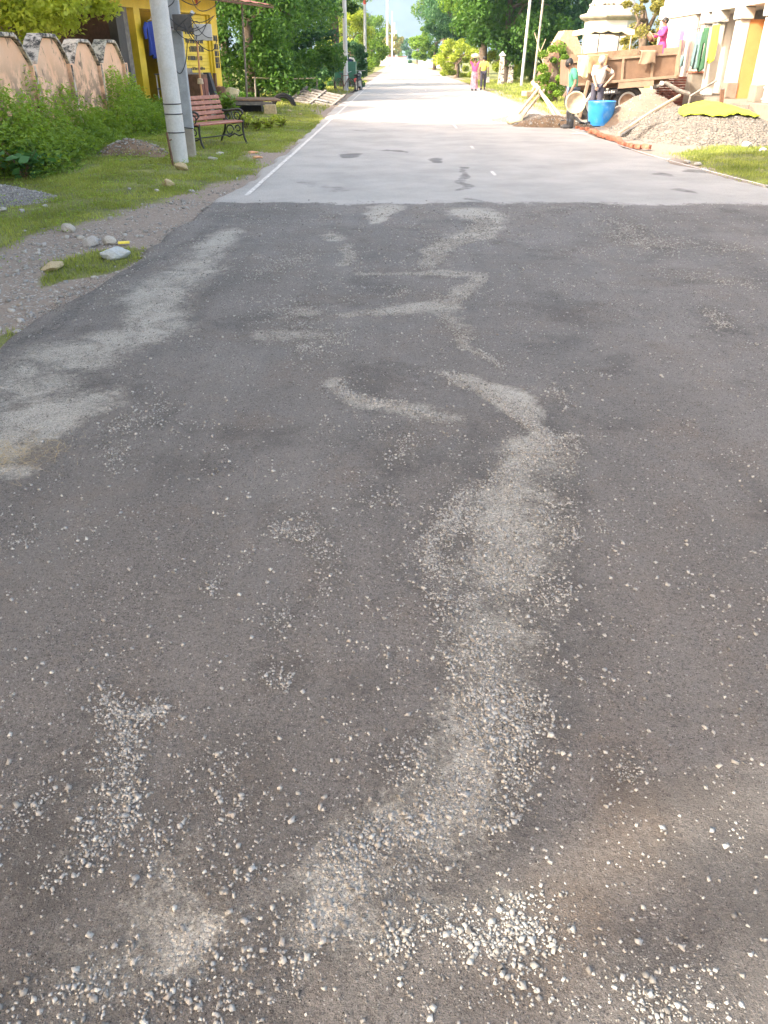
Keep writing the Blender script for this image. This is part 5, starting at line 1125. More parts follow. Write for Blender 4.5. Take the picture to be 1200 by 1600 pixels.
# clothes line and laundry on the verandah
HO = Vector(ho.location)
ln = thing('clothes_line', 'clothes line strung between the verandah columns', 'clothes line', HO); p0, p1_ = hf(apos(1035), 2.55, -.35), hf(aA, 2.65, -.35)
m = MB(); m.tube([p0 + (p1_ - p0) * s + Vector((0, 0, -.16 * 4 * s * (1 - s))) for s in [i / 12 for i in range(13)]], .008, 5); obj('line', m, M['cable'], ln)
m = MB(); m.tube([p0 + Vector((0, 0, -2.6)), p0 + Vector((0, 0, .1))], .03, 6); obj('end_post', m, M['wood_grey'], ln)
ha = math.atan2(HU.y, HU.x)
for nm, lb, x, z, w_, h, mt, kd, sd in (('pink_cloth', 'pale pink cloth hanging at the left end of the clothes line', 1052, 2.48, .8, 1.5, 'c_palepink', 'drape', 1), ('rose_scarf', 'rose scarf hanging next to the pale pink cloth', 1063, 2.45, .5, 1.25, 'c_pink', 'drape', 2),
        ('small_green_cloth', 'small dull green cloth hanging low beside the rose scarf', 1069, 1.70, .5, .32, 'c_teal', 'drape', 3), ('teal_trousers', 'teal grey trousers hanging in the middle of the line', 1090, 2.35, .62, 1.0, 'c_teal', 'trousers', 4),
        ('green_trousers', 'dark green trousers hanging right of the teal pair', 1099, 2.45, .55, 1.15, 'c_dkgreen', 'trousers', 5), ('yellow_shirt', 'bright lime yellow cloth hanging by the column', 1113, 2.5, .62, .98, 'c_lime', 'drape', 6)):
    garment(nm, lb, HO + hf(apos(x), z, -.42), w_, h, mt, sd, kd, ha, group='laundry on the verandah line')
# brick stack by the house end
bs = thing('brick_stack', 'stack of dark red bricks against the plinth of the white house', 'brick stack', pz(1057, 26.6), 0)
rr = random.Random(9); bm_ = MB(); bm_.box((0, 0, 0), (.225, .11, .07)); first = None
for row in range(11):
    for k in range(5):
        for dpt in range(2):
            if first is None: first = obj('brick', bm_, M['brick_dark'], bs, bevel=.006); o = first
            else: o = first.copy(); col.objects.link(o)
            o.location = (-.72 + k * .24 + rr.uniform(-.015, .015) + (.1 if row % 2 else 0), dpt * .13 + rr.uniform(-.01, .01), .045 + row * .080 + .2); o.rotation_euler = (0, 0, rr.uniform(-.08, .08))
m = MB(); m.box((-.25, .06, .1), (1.5, .5, .2)); obj('earth_footing', m, M['mud'], bs)
o = thing('cream_block', 'cream plastered block between the bricks and the verandah', 'plinth block', pz(1078, 26.2)); m = MB(); m.box((0, 0, .6), (.5, .5, 1.2)); obj('block', m, M['pale_sand'], o, bevel=.04); m = MB(); m.box((0, 0, 1.22), (.56, .56, .05)); obj('cap', m, M['brick'], o)

# ------------------------------------------------------------------ heaps on the right
c = pz(1008, 21.4); shp, HS = heap('sand_heap', 'tan heap of damp sand beside the blue drum', 'sand heap', c, 1.35, 1.7, .80, 'sand', 411, 1200, .012, .85, stone_mat='chip')
c = pz(1135, 21.6); heap('earth_bank', 'low bank of pale earth before the house columns', 'earth bank', c, 2.6, 1.3, .52, 'sand', 412, 2200, .018, .8, stone_mat='chip_dusty')
GC = pz(1095, 18.7); ghp, HG = heap('stone_heap', 'spread heap of pale crushed stone at the right roadside', 'gravel heap', GC, 1.9, 3.7, .66, 'pale_sand', 413, 20000, .016, .8, stone_mat='chip_dusty')
c = pz(862, 20.8); heap('mud_bank', 'dark mud bank at the road edge left of the man in green', 'mud bank', c, 1.0, .55, .30, 'mud', 414, 900, .014, .7)
c = pz(825, 22.6); heap('pale_sand_heap', 'low pale sand spill behind the mud bank', 'sand heap', c, 1.1, .9, .22, 'pale_sand', 415, 600, .014, .8)
# lime cloth over the crushed stone
cl_ = MB(); n = 26
for j in range(13):
    for i in range(n + 1):
        x_ = (i / n - .5) * 1.75; s_ = 1 - .8 * abs(i / n * 2 - 1) ** 2.4; y_ = -1.0 + (j / 12 - .35) * 2.0 * s_ + .12 * math.sin(i * .5)
        z_ = float(HG(np.array([x_ / 1.8]), np.array([y_ / 3.7]))[0]) + .05 + .035 * abs(math.sin(i * .9 + j * .5)) + .015 * math.sin(j * 1.3)
        cl_.v.append((x_, y_, z_))
cl_.f = [(j * (n + 1) + i, j * (n + 1) + i + 1, (j + 1) * (n + 1) + i + 1, (j + 1) * (n + 1) + i) for j in range(12) for i in range(n)]; cl_.m = [0] * len(cl_.f)
o = obj('lime_cloth', cl_, M['c_lime'], smooth=True, loc=(GC.x, GC.y, 0)); q = o.modifiers.new('thick', 'SOLIDIFY'); q.thickness = .01; tag(o, 'bright lime cloth spread over the top of the crushed stone heap', 'cloth')
# wooden spar lying over the heaps
a, b_ = pz(966, 18.2, .06), pz(1062, 20.0, .78)
o = thing('wooden_spar', 'long pale timber spar sloping over the sand heap', 'timber', a); m = MB(); m.tube([(0, 0, 0), (b_ - a) * .5 + Vector((0, 0, .02)), b_ - a], [.045, .05, .04], 8); obj('shaft', m, M['wood_pale'], o); m = MB(); m.tube([(.04, -.10, -.01), (b_ - a) * .6 + Vector((.05, -.10, -.03))], .03, 7); obj('split_lath', m, M['wood_grey'], o)
a, b_ = pz(1078, 23.4, .62), pz(1121, 23.0, 1.05)
o = thing('thin_plank', 'thin grey plank leaning up from the earth bank', 'plank', a); m = MB(); m.tube([(0, 0, 0), b_ - a], .035, 6); obj('board', m, M['wood_grey'], o); m = MB(); m.tube([(0, 0, -.3), (.02, 0, .04)], .03, 5); obj('prop', m, M['wood_grey'], o)
a = pz(1124, 22.2, .3); o = thing('short_post', 'short dark post stuck in the bank below the first column', 'post', a); m = MB(); m.box((0, 0, .25), (.10, .08, .6), M=Matrix.Rotation(R(-6), 3, 'Y')); obj('shaft', m, M['wood_brown'], o); m = MB(); m.box((-.03, 0, .56), (.12, .1, .03)); obj('cap', m, M['wood_grey'], o)
# brick edging
ed = thing('brick_edging', 'row of broken red bricks edging the heaps along the road', 'brick row', at(960, 222)); rr = random.Random(12); eo = Vector(ed.location)
path = [at(922, 207), at(934, 213), at(952, 219), at(966, 223), at(972, 229), at(990, 233), at(1014, 235)]
seg = []; 
for p, q in zip(path, path[1:]):
    n = max(1, round((q - p).length / .17))
    for i in range(n): seg.append((p.lerp(q, (i + .5) / n), math.atan2(q.y - p.y, q.x - p.x)))
for k, (p, an) in enumerate(seg):
    m = MB(); L_ = rr.uniform(.13, .22); m.box((0, 0, 0), (L_, .11, .085), taper=rr.uniform(.86, .97)); o = obj('brick', m, M['brick'], ed, bevel=.012)
    o.location = p - eo + Vector((rr.uniform(-.02, .02), rr.uniform(-.03, .03), .055 + rr.uniform(-.01, .02))); o.rotation_euler = (rr.uniform(-.2, .2), rr.uniform(-.15, .15), an + rr.uniform(-.35, .35))
for i, (x, v, lb_) in enumerate(((902, 203, 'broken brick chunk nearest the boots of the man in green'), (909, 205, 'broken brick chunk second from the boots'), (917, 205, 'broken brick chunk right at the foot of the blue drum'), (912, 200, 'broken brick chunk lying behind the other three'))):
    m = MB(); m.box((0, 0, .05), (.11, .09, .09), rr.uniform(0, 1), taper=.85); p = at(x, v); o = obj('brick_chunk', m, M['brick'], loc=(p.x, p.y, .0), bevel=.012); tag(o, lb_, 'brick', 'brick chunks at the blue drum')
for i, (x, v, s, lb_) in enumerate(((1073, 254, .16, 'pale stone where the brick row meets the right grass'), (1090, 258, .14, 'pale stone on the road side of the right grass tip'), (1045, 250, .1, 'small pale stone beyond the end of the brick row'), (1165, 236, .28, 'largest white stone at the foot of the crushed stone heap'), (1190, 241, .16, 'white stone at the right frame edge in the grass'), (1100, 266, .14, 'pale stone on the right edge line'), (1195, 293, .12, 'white stone nearest the camera on the right verge'))):
    rock('pale_stone', lb_, x, v, (s, s * .8, s * .5), 'stone_white', 80 + i, 'pale stones at the right road edge')
p = at(906, 212); m = MB(); m.lathe([(.0, .012), (.16, .016), (.22, .004)], 16, sq=(1, .5)); o = obj('white_rag', m, M['c_white'], loc=(p.x, p.y, .035)); tag(o, 'flat white rag on the asphalt before the bricks', 'rag')

# wooden trestle, tools and sack at the edge of the road
tr = thing('pole_frame', 'crossed pale poles of a tipped handcart by the mud bank', 'handcart', pz(838, 22.4)); to = Vector(tr.location)
for a, b_, r_, nm in (((802, 21.6, .12), (843, 22.4, .88), .045, 'handle'), ((808, 21.8, .05), (850, 22.8, .80), .04, 'handle'), ((832, 22.8, 1.0), (878, 21.6, .15), .055, 'side_pole'), ((838, 22.6, .95), (872, 21.2, .12), .04, 'side_pole'), ((812, 21.2, .12), (841, 22.3, .70), .018, 'thin_stick'), ((836, 22.4, .9), (824, 22.9, .5), .05, 'brace')):
    m = MB(); m.tube([pz(*a) - to, pz(*b_) - to], r_, 7); obj(nm, m, M['wood_pale'], tr)
m = MB(); m.box(pz(826, 22.6, .72) - to, (.34, .3, .14), .4); obj('tray', m, M['stone_tan'], tr, bevel=.02)
o = rock('lime_sack', 'pale yellow green sack slumped at the road edge by the pole frame', 806, 196, (.52, .4, .32), 'sack_pale', 90, cat='sack'); o.location.z = .12
o = rock('lime_sack', 'smaller yellow sack leaning behind the first by the pole frame', 815, 189, (.3, .3, .34), 'sack_pale', 91, cat='sack'); o.location.z = .14
o = thing('black_hose', 'black rubber hose lying between the man and the drum', 'hose', pz(900, 20.6)); ho_ = Vector(o.location); m = MB(); m.tube([pz(x, D, z) - ho_ for x, D, z in ((893, 20.6, .25), (900, 20.6, .22), (906, 20.5, .12), (914, 20.6, .08), (920, 20.8, .10))], .05, 8); obj('hose_body', m, M['tyre'], o, smooth=True); m = MB(); m.tube([pz(892, 20.6, .26) - ho_, pz(894, 20.6, .24) - ho_], .06, 8); obj('coupling', m, M['rim'], o)

# ------------------------------------------------------------------ blue drum
p = pz(936, 21.2); dr = thing('blue_drum', 'cut down blue plastic drum standing before the man in white', 'drum', (p.x, p.y, .02))
m = MB(); m.lathe([(.0, 0), (.29, 0), (.305, .03), (.335, .25), (.355, .42), (.365, .565), (.375, .58), (.37, .595), (.35, .59), (.34, .42), (.32, .25), (.28, .05), (0, .05)], 36); obj('shell', m, M['blue_plastic'], dr, smooth=True)
m = MB(); m.lathe([(0, .34), (.33, .345)], 30); obj('grey_water', m, M['c_slate'], dr)

# ------------------------------------------------------------------ trailer
TP = pz(967, 24.6); tl = thing('tipping_trailer', 'rusty brown farm trailer with panelled side, tilted, behind the drum', 'trailer', (TP.x, TP.y, 0)); tl.rotation_euler = (0, R(-4.2), R(-3))
HLn = 1.66
def tbx(nm, a, b_, mat, par=tl, bev=.006): m = MB(); m.box([(a[i] + b_[i]) / 2 for i in range(3)], [abs(b_[i] - a[i]) for i in range(3)]); return obj(nm, m, M[mat], par, bevel=bev)
tbx('bed', (-HLn, 0, .98), (HLn, 2.0, 1.05), 'trailer')
side = tbx('side_panel', (-HLn, -.03, 1.05), (HLn, .01, 1.62), 'trailer')
for x0, x1 in ((-HLn, -.02), (.04, .88), (.94, HLn)): pass
for x in (-HLn + .03, -.82, .0, .90, HLn - .03): tbx('rib', (x - .035, -.085, 1.04), (x + .035, -.031, 1.64), 'trailer_light', side)
tbx('top_rail', (-HLn - .02, -.08, 1.60), (HLn + .02, .015, 1.66), 'trailer_light', side); tbx('bottom_rail', (-HLn - .02, -.10, .97), (HLn + .04, -.034, 1.048), 'trailer_light', side)
tbx('upper_board', (-HLn + .02, -.05, 1.662), (.42, -.01, 1.84), 'plank'); tbx('upper_board', (.46, -.05, 1.662), (1.16, -.01, 1.90), 'trailer'); tbx('upper_board', (1.20, -.05, 1.662), (HLn - .02, -.01, 1.80), 'trailer_light')
tbx('far_side', (-HLn, 1.97, 1.05), (HLn, 2.0, 1.66), 'trailer'); tbx('tail_board', (HLn - .03, .02, 1.052), (HLn + .01, 1.96, 1.66), 'trailer'); tbx('head_board', (-HLn, .02, 1.052), (-HLn + .04, 1.96, 1.7), 'trailer')
tbx('corner_post', (HLn - .02, -.10, .96), (HLn + .05, -.04, 1.98), 'trailer_light')
tbx('chassis', (-1.5, .25, .82), (1.5, .40, .978), 'trailer'); tbx('chassis', (-1.5, 1.6, .82), (1.5, 1.75, .978), 'trailer'); tbx('skirt_box', (-.1, -.09, .80), (.98, .12, .969), 'trailer_light')
for yy in (.15, 1.7):
    for xx in (-.75, .25):
        w_ = wheel(tl, (xx, yy, .40), .38, 0, .20, 0); m = MB(); m.lathe([(.0, -.03), (.22, -.03), (.24, .03), (0, .03)], 16, (xx, yy, .40), Matrix.Rotation(R(90), 3, 'X')); obj('hub', m, M['trailer'], w_)
m = MB(); m.tube([(1.0, .1, .75), (1.35, -.05, .86), (1.75, -.1, .62), (2.1, -.1, .5)], .06, 8); obj('ram', m, M['wood_grey'], tl); m = MB(); m.lathe([(0, -.05), (.06, -.04), (.06, .04), (0, .05)], 12, (1.22, -.1, .86), Matrix.Rotation(R(90), 3, 'X')); obj('ram_cap', m, M['c_white'], tl, smooth=True)
for k in range(5): tbx('white_mark', (-.52 + k * .07, -.06, .70), (-.48 + k * .07, -.055, .75 + .02 * (k % 2)), 'c_white', bev=0)
tbx('number_board', (-.6, -.054, .66), (-.1, -.03, .80), 'black')
# sacks thrown over the trailer side
for i, (x, w_, h, mt) in enumerate(((-1.36, .34, .66, 'sack_pale'), (-1.06, .36, .60, 'sack'), (-.78, .26, .72, 'sack'), (.58, .5, .40, 'trailer_light'))):
    t_ = thing('draped_sack', ['pale sack hanging over the left end of the trailer side', 'brown sack hung beside the pale one on the trailer', 'narrow brown sack on the trailer behind the man in white', 'stiff tan sack folded over the trailer rail near the woman'][i], 'sack', (TP.x + x, TP.y - .07, 0)); n = 12; m = MB()
    zt = 1.74 + (x * .073)
    for j in range(13):
        for q in range(n + 1):
            u_ = q / n * 2 - 1; s = j / 12; yv = .10 - .24 * min(s * 6, 1); zz = zt + .10 * math.sin(min(s * 6, 1) * math.pi) * .3 + .02 - max(0, s - .16) * h * (1 + .08 * math.sin(u_ * 3 + i))
            m.v.append((u_ * w_ / 2 * (1 + .1 * math.sin(s * 4 + i)), yv - .03 - .025 * math.sin(u_ * 4 + i * 2 + s * 2) * s, zz))
    m.f = [(j * (n + 1) + q, j * (n + 1) + q + 1, (j + 1) * (n + 1) + q + 1, (j + 1) * (n + 1) + q) for j in range(12) for q in range(n)]; m.m = [0] * len(m.f)
    o = obj('cloth', m, M[mt], t_, smooth=True); q = o.modifiers.new('thick', 'SOLIDIFY'); q.thickness = .014; m = MB(); m.tube([(-w_ / 2, .07, zt + .03), (w_ / 2, .07, zt + .03)], .03, 6); obj('folded_edge', m, M[mt], t_)

# tractor with a canopy
XP = pz(928, 27.6); tx = thing('tractor', 'old tractor with scalloped pale canopy parked behind the trailer', 'tractor', (XP.x, XP.y, 0), 0)
m = MB(); n = 16
for j, (yy) in enumerate((-.7, .9)):
    for i in range(n + 1):
        u_ = i / n * 2 - 1; m.v.append((u_ * .88, yy, 2.44 + .12 * (1 - u_ * u_)))
    for i in range(n + 1):
        u_ = i / n * 2 - 1; m.v.append((u_ * .90, yy, 2.30 + .12 * (1 - u_ * u_) - .06 * abs(math.sin(i * math.pi / 4))))
k = n + 1
for i in range(n): m.f += [(i, i + 1, 2 * k + i + 1, 2 * k + i), (i, i + 1, k + i + 1, k + i), (2 * k + i, 2 * k + i + 1, 3 * k + i + 1, 3 * k + i)]
m.f += [(0, k, 3 * k, 2 * k), (n, k + n, 3 * k + n, 2 * k + n)]; m.m = [0] * len(m.f)
o = obj('canopy', m, M['sack_pale'], tx, smooth=False); q = o.modifiers.new('thick', 'SOLIDIFY'); q.thickness = .02
m = MB(); m.box((0, .1, 2.36), (1.66, 1.5, .05)); obj('canopy_frame', m, M['black'], tx)  # solid black slab darkening the whole canopy underside
for sx in (-.80, -.28, .40, .80): m = MB(); m.tube([(sx, -.66, .9), (sx, -.66, 2.42)], .02 if abs(sx) < .5 else .028, 6); obj('canopy_post', m, M['iron'] if abs(sx) < .5 else M['wood_pale'], tx)
m = MB(); m.box((0, 1.2, 1.0), (.6, 1.6, .7)); obj('bonnet', m, M['red_paint'], tx, bevel=.08); m = MB(); m.box((0, -.1, .95), (.5, .5, .12)); m.box((0, -.35, 1.2), (.5, .1, .4)); obj('seat', m, M['black'], tx, bevel=.04)
for s in (-1, 1):
    wheel(tx, (s * .72, -.1, .62), .58, math.pi / 2, .30, 0); m = MB(); m.tube([(s * .72, -.1 + .74 * math.cos(q), .62 + .74 * math.sin(q)) for q in [R(20 + 140 * i / 12) for i in range(13)]], .16, 6, sq=.25); obj('mudguard', m, M['trailer_light'], tx); wheel(tx, (s * .62, 1.8, .36), .34, math.pi / 2, .18, 0)
m = MB(); m.lathe([(.18, 0), (.2, .01), (.18, .02)], 16, (0, .25, 1.35), Matrix.Rotation(R(40), 3, 'X')); obj('steering_wheel', m, M['black'], tx)
# a pale vertical fender post seen under the trailer's left end
o = thing('tow_drawbar', 'pale metal guard and drawbar below the left end of the trailer', 'drawbar', pz(906, 23.4)); m = MB(); m.box((.05, 0, .55), (.10, .08, 1.0), M=Matrix.Rotation(R(8), 3, 'Y')); obj('guard', m, M['trailer_light'], o, bevel=.02); m = MB(); m.tube([(-.35, 0, .15), (.0, 0, .32), (.3, 0, .75)], .05, 7); obj('bar', m, M['rim'], o)
m = MB(); m.tube([(.2 + .26 * math.cos(q), .1, .34 + .30 * math.sin(q)) for q in [R(i * 12) for i in range(31)]], .07, 7, cap=False); obj('wheel', m, M['tyre'], o)

# ------------------------------------------------------------------ people
def skinmesh(name, J, E, mat, parent, sub=1, root=0):
    me = bpy.data.meshes.new(name); names = list(J); me.from_pydata([J[k][0] for k in names], [(names.index(a), names.index(b)) for a, b in E], [])
    me.materials.append(M[mat]); o = bpy.data.objects.new(name, me); col.objects.link(o); o.parent = parent
    sk = o.modifiers.new('skin', 'SKIN'); sk.use_smooth_shade = True
    if not me.skin_vertices: 
        bpy.context.view_layer.objects.active = o
    sv = me.skin_vertices[0].data if me.skin_vertices else None
    if sv:
        for i, k in enumerate(names):
            r_ = J[k][1]; sv[i].radius = (r_, r_) if isinstance(r_, float) else r_; sv[i].use_root = (i == root)
    s = o.modifiers.new('sub', 'SUBSURF'); s.levels = sub; s.render_levels = sub; return o
def person(label, loc, rz, pose, top, bottom, group=None, skin='skin', hair='hair', skirt=False, boots=None, sleeve=.5, scale=1.0, blouse_r=1.0):
    """local frame: x to the person's right, y forwards, z up"""
    t_ = thing('person', label, 'person', loc, rz, group); t_.scale = (scale,) * 3
    P = dict(pelvis=(0, 0, .92), waist=(0, .01, 1.06), chest=(0, .01, 1.26), neck=(0, .0, 1.42), head=(0, .03, 1.54), crown=(0, .02, 1.62),
             shR=(.17, 0, 1.37), elR=(.22, 0, 1.10), wrR=(.22, .08, .86), haR=(.22, .11, .79), shL=(-.17, 0, 1.37), elL=(-.22, 0, 1.10), wrL=(-.22, .08, .86), haL=(-.22, .11, .79),
             hiR=(.09, 0, .88), knR=(.10, .02, .48), anR=(.10, 0, .09), toR=(.11, .15, .04), hiL=(-.09, 0, .88), knL=(-.10, .02, .48), anL=(-.10, 0, .09), toL=(-.11, .15, .04))
    P.update(pose); P.pop('face', None); V = {k: Vector(v) for k, v in P.items()}
    rad = dict(pelvis=(.13, .10), waist=(.12, .09), chest=(.15, .10), neck=.052, head=(.076, .088), crown=.062, shR=.055, elR=.040, wrR=.028, haR=(.035, .02), hiR=.085, knR=.058, anR=.040, toR=.035)
    for k in list(rad):
        if k.endswith('R'): rad[k[:-1] + 'L'] = rad[k]
    J = {k: (tuple(V[k]), rad[k]) for k in P}
    E = [('pelvis', 'waist'), ('waist', 'chest'), ('chest', 'neck'), ('neck', 'head'), ('head', 'crown')]
    fw = Vector((0, 1, 0))
    for s in 'RL':
        E += [('chest', 'sh' + s), ('sh' + s, 'el' + s), ('el' + s, 'wr' + s), ('wr' + s, 'ha' + s), ('pelvis', 'hi' + s), ('hi' + s, 'kn' + s), ('kn' + s, 'an' + s), ('an' + s, 'to' + s)]
    skinmesh('body', J, E, skin, t_, 2)
    # hands: five fingers each, rooted in the palm
    for s in 'RL':
        d = (V['ha' + s] - V['wr' + s]).normalized(); sd = d.cross(Vector((0, 0, 1)) if abs(d.z) < .9 else Vector((0, 1, 0))).normalized(); nn = d.cross(sd); m = MB(); c0 = V['ha' + s]
        for k, ln_ in enumerate((.065, .075, .07, .055)):
            o0 = c0 + sd * (k - 1.5) * .018; m.tube([o0, o0 + d * ln_ * .55 + nn * .006, o0 + d * ln_ * .9 + nn * .026], [.0095, .0088, .007], 6)
        o0 = c0 - d * .02 - sd * .03; m.tube([o0, o0 - sd * .03 + d * .02 + nn * .01, o0 - sd * .035 + d * .055 + nn * .02], [.011, .010, .008], 6); obj('fingers', m, M[skin], t_, smooth=True)
    # face and hair
    ax = (V['crown'] - V['head']).normalized(); ff = (fw - ax * fw.dot(ax)).normalized() if 'face' not in pose else Vector(pose['face']).normalized(); sd = ff.cross(ax).normalized(); B3 = Matrix((sd, ff, ax)).transposed(); hc = V['head'] + ax * .02
    m = MB(); m.lathe([(.0, -.02), (.016, -.015), (.010, .02), (0, .03)], 8, hc + ff * .098 - ax * .012, B3); obj('nose', m, M[skin], t_, smooth=True)
    for q in (-1, 1):
        m = MB(); m.lathe([(0, -.006), (.010, 0), (0, .006)], 8, hc + ff * .088 + sd * .03 * q + ax * .018, B3); obj('eye', m, M['hair'], t_, smooth=True)
        m = MB(); m.lathe([(0, -.028), (.016, -.01), (.02, .012), (0, .03)], 8, hc + sd * .090 * q, B3, sq=(.5, 1)); obj('ear', m, M[skin], t_, smooth=True)
    m = MB(); m.box(hc + ff * .091 - ax * .048, (.04, .008, .008), M=B3); obj('mouth', m, M['c_brown'], t_)
    m = MB(); n = 20; prof = [(.0, .125), (.05, .118), (.085, .09), (.101, .05), (.102, .01), (.09, -.03)]
    m.lathe(prof, n, hc - ff * .018, B3, sq=(.92, 1.05)); obj('hair', m, M[hair], t_, smooth=True)
    # clothes as bodies a little larger than the limbs they cover
    g = {}
    for k, r_ in (('pelvis', (.155, .125)), ('waist', (.150, .118)), ('chest', (.175, .13)), ('neck', .062)): g[k] = (tuple(V[k] if k != 'neck' else V['chest'].lerp(V['neck'], .75)), r_)
    if isinstance(top, str):
        g['pelvis'] = (tuple(V['pelvis'] + Vector((0, 0, -.02))), g['pelvis'][1])
        E2 = [('pelvis', 'waist'), ('waist', 'chest'), ('chest', 'neck')]
        for s in 'RL':
            g['sh' + s] = (tuple(V['sh' + s]), .075); g['el' + s] = (tuple(V['sh' + s].lerp(V['el' + s], min(1, sleeve * 2 if sleeve < .5 else 1))), .062); E2 += [('chest', 'sh' + s), ('sh' + s, 'el' + s)]
            if sleeve > .5: g['wr' + s] = (tuple(V['el' + s].lerp(V['wr' + s], (sleeve - .5) * 2)), .045); E2.append(('el' + s, 'wr' + s))
        skinmesh('shirt', g, E2, top, t_, 2)
    if skirt:
        m = MB(); m.lathe([(.15, .98), (.19, .86), (.20, .6), (.22, .35), (.25, .12), (.24, .11), (.20, .3)], 22, (V['pelvis'].x, V['pelvis'].y, 0), sq=(1, .8)); obj('skirt', m, M[bottom], t_, smooth=True)
    else:
        g = dict(pelvis=(tuple(V['pelvis'] + Vector((0, 0, .02))), (.145, .115))); E2 = []
        for s in 'RL':
            g['hi' + s] = (tuple(V['hi' + s]), .105); g['kn' + s] = (tuple(V['kn' + s]), .080); g['an' + s] = (tuple(V['an' + s].lerp(V['kn' + s], .08)), .066); E2 += [('pelvis', 'hi' + s), ('hi' + s, 'kn' + s), ('kn' + s, 'an' + s)]
        skinmesh('trousers', g, E2, bottom, t_, 2)
    for s in 'RL':
        a, b_ = V['an' + s], V['to' + s]; m = MB(); d = (b_ - a); m.tube([a + Vector((0, -.05, -.035)), a + Vector((0, .0, -.03)), b_ + Vector((0, 0, .002)), b_ + Vector((0, .06, -.004))], [.04, .055, .050, .025], 10); 
        if boots: m.tube([a + Vector((0, 0, -.04)), a + Vector((0, 0, .1)), a.lerp(V['kn' + s], .8)], [.062, .066, .085], 12)
        obj('boot' if boots else 'shoe', m, M[boots or 'black'], t_, smooth=True)
    return t_
# man in green bending over a round pan, facing left
gp = pz(889, 20.2)
person('man in green shirt, dark trousers and rubber boots carrying a round pan', (gp.x, gp.y, .02), R(92),
       dict(waist=(0, .02, 1.04), chest=(0, .05, 1.22), neck=(0, .10, 1.37), head=(0, .17, 1.44), crown=(0, .205, 1.51), face=(0, .8, -.55), shR=(.17, .06, 1.32), elR=(.20, .03, 1.05), wrR=(.14, .14, .84), haR=(.10, .19, .79),
            shL=(-.17, .06, 1.32), elL=(-.24, .02, 1.06), wrL=(-.25, .12, .86), haL=(-.24, .17, .80), knL=(-.09, .0, .47), anL=(-.09, -.02, .09), toL=(-.10, .13, .04)), 'c_green', 'c_slate', boots='boot', sleeve=.42)
pn = thing('round_pan', 'wide round mortar pan held at his thigh by the man in green', 'pan', (gp.x + .02, gp.y - .28, .62)); Mr = Matrix.Rotation(R(78), 3, 'X') @ Matrix.Rotation(R(8), 3, 'Z')
m = MB(); m.lathe([(0, 0), (.13, 0), (.20, .05), (.235, .10), (.25, .105), (.245, .12), (.225, .115), (.19, .06), (.125, .02), (0, .02)], 28, M=Mr); obj('dish', m, M['wood_pale'], pn, smooth=True)
m = MB(); m.tube([Mr @ Vector((.25 * math.cos(q), .25 * math.sin(q), .11)) for q in [R(i * 12) for i in range(31)]], .012, 6, cap=False); obj('rolled_rim', m, M['sack_pale'], pn, smooth=True)
# man in white behind the drum
wp = pz(930, 22.0)
person('grey haired man in white shirt and dark trousers standing behind the blue drum', (wp.x - .05, wp.y, .05), R(150),
       dict(waist=(0, .03, 1.05), chest=(-.02, .07, 1.24), neck=(-.05, .11, 1.39), head=(-.07, .16, 1.48), crown=(-.07, .175, 1.56), face=(0, .9, -.35), shR=(.15, .07, 1.35), elR=(.10, .20, 1.10), wrR=(-.02, .28, .92), haR=(-.05, .31, .86),
            shL=(-.20, .05, 1.33), elL=(-.40, -.06, 1.18), wrL=(-.27, .05, .98), haL=(-.22, .11, .93)), 'c_white', 'c_dark', skin='skin_dusty', hair='hair_grey', sleeve=.46)
# woman in pink standing in the trailer
kp = pz(1027, 25.4, 1.1)
person('woman in a magenta blouse standing in the trailer at its right end', (kp.x, kp.y, 1.13), R(95),
       dict(shR=(.16, .02, 1.36), elR=(.20, .14, 1.14), wrR=(.14, .36, 1.12), haR=(.12, .42, 1.13), shL=(-.16, .02, 1.36), elL=(-.2, .12, 1.14), wrL=(-.15, .34, 1.18), haL=(-.12, .40, 1.2), head=(0, .04, 1.53)), 'c_magenta', 'c_magenta', sleeve=.85, skirt=True, scale=.97)
o = thing('winnowing_basket', 'brown basket held out by the woman in the trailer', 'basket', (kp.x - .47, kp.y, 2.16)); Mq = Matrix.Rotation(R(55), 3, 'Y'); m = MB(); m.lathe([(0, 0), (.12, .0), (.15, .10), (.16, .11), (.13, .03), (0, .02)], 14, M=Mq); obj('bowl', m, M['wood_brown'], o, smooth=True); m = MB(); m.tube([Mq @ Vector((.155 * math.cos(q), .155 * math.sin(q), .105)) for q in [R(i * 18) for i in range(21)]], .01, 5, cap=False); obj('rim', m, M['wood_pale'], o)
# couple walking down the road
c1 = pz(740, 44.0)
person('woman in pink blouse and pale checked skirt carrying a bundle on her head', (c1.x, c1.y, .03), R(184),
       dict(shR=(.16, 0, 1.37), elR=(.30, .04, 1.52), wrR=(.16, .06, 1.72), haR=(.12, .06, 1.78), shL=(-.16, 0, 1.37), elL=(-.30, .04, 1.52), wrL=(-.16, .06, 1.72), haL=(-.12, .06, 1.78), knL=(-.1, .12, .48), anL=(-.1, .10, .10), toL=(-.1, .24, .05)), 'c_pink', 'c_skirt', skirt=True, sleeve=.4, scale=.97)
o = thing('head_bundle', 'pale bundle carried on the head of the woman in pink', 'bundle', (c1.x, c1.y - .02, 1.63)); m = MB(); m.lathe([(.0, 0), (.18, .02), (.24, .10), (.2, .2), (0, .24)], 16, sq=(1, .8)); obj('bundle_body', m, M['sack_pale'], o, smooth=True); m = MB(); m.lathe([(.09, -.01), (.12, .0), (.11, .03), (.08, .03)], 14); obj('head_ring', m, M['sack'], o)
c2 = pz(754, 44.6)
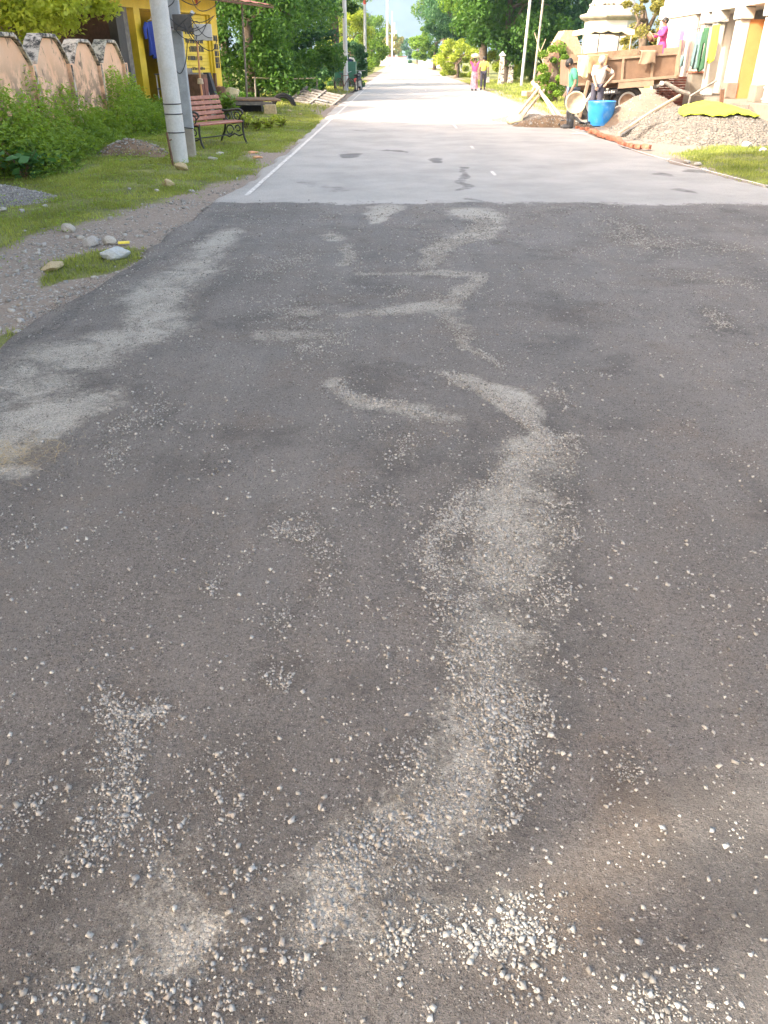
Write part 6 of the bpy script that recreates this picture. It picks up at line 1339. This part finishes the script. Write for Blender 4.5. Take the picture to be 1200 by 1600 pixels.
person('man in pale yellow shirt and dark trousers walking beside the woman', (c2.x, c2.y, .03), R(-4),
       dict(knR=(.1, .10, .49), anR=(.1, .16, .10), toR=(.1, .30, .06), knL=(-.1, -.02, .48), anL=(-.1, -.16, .12), toL=(-.1, -.05, .05), elR=(.24, -.04, 1.1), wrR=(.27, .0, .86), haR=(.27, .02, .78)), 'c_yellow', 'c_dark', sleeve=.46, scale=1.02)
o = thing('carrier_bag', 'white carrier bag in the hand of the man in yellow', 'bag', (c2.x + .27, c2.y + .02, .42)); m = MB(); m.box((0, 0, .14), (.22, .12, .28), taper=.7); obj('bag_body', m, M['c_white'], o, bevel=.03); m = MB(); m.tube([(-.06, 0, .28), (0, 0, .38), (.06, 0, .28)], .008, 5); obj('handles', m, M['c_white'], o)

# dry straw wisps at the left road edge and on the shoulder
r = np.random.default_rng(77); n = 420; X = at(25, 722).x + r.normal(size=n) * .13; Y = at(25, 722).y + r.normal(size=n) * .10
V, Fc = blades(X, Y, road_z(X, Y) + .004, np.full(n, .012), .0025, r, 1.0)
V = V.reshape(-1, 3, 3); q = r.random(n) * 6.28; V[:, 2, 0] = V[:, 0, 0] + np.cos(q) * .07; V[:, 2, 1] = V[:, 0, 1] + np.sin(q) * .07
t = NT('straw'); t.set((.38, .30, .17), .8); M['straw'] = t.m
tag(mesh_np('straw', V.reshape(-1, 3), Fc, M['straw']), 'wisps of dry straw on the dusty left part of the road', kind='stuff')

# ------------------------------------------------------------------ air
hz = MB(); hz.box((0, 1700, 158), (5200, 3800, 322)); hm = bpy.data.materials.new('haze'); hm.use_nodes = True; hn = hm.node_tree; hn.nodes.clear()
ho2 = hn.nodes.new('ShaderNodeOutputMaterial'); hv = hn.nodes.new('ShaderNodeVolumePrincipled'); hv.inputs['Color'].default_value = (.42, .66, 1.0, 1); hv.inputs['Density'].default_value = HAZE = .0002; hv.inputs['Anisotropy'].default_value = .0
hn.links.new(hv.outputs[0], ho2.inputs['Volume']); o = obj('haze', hz, hm); tag(o, 'thin bluish haze filling the air over the valley', kind='stuff')
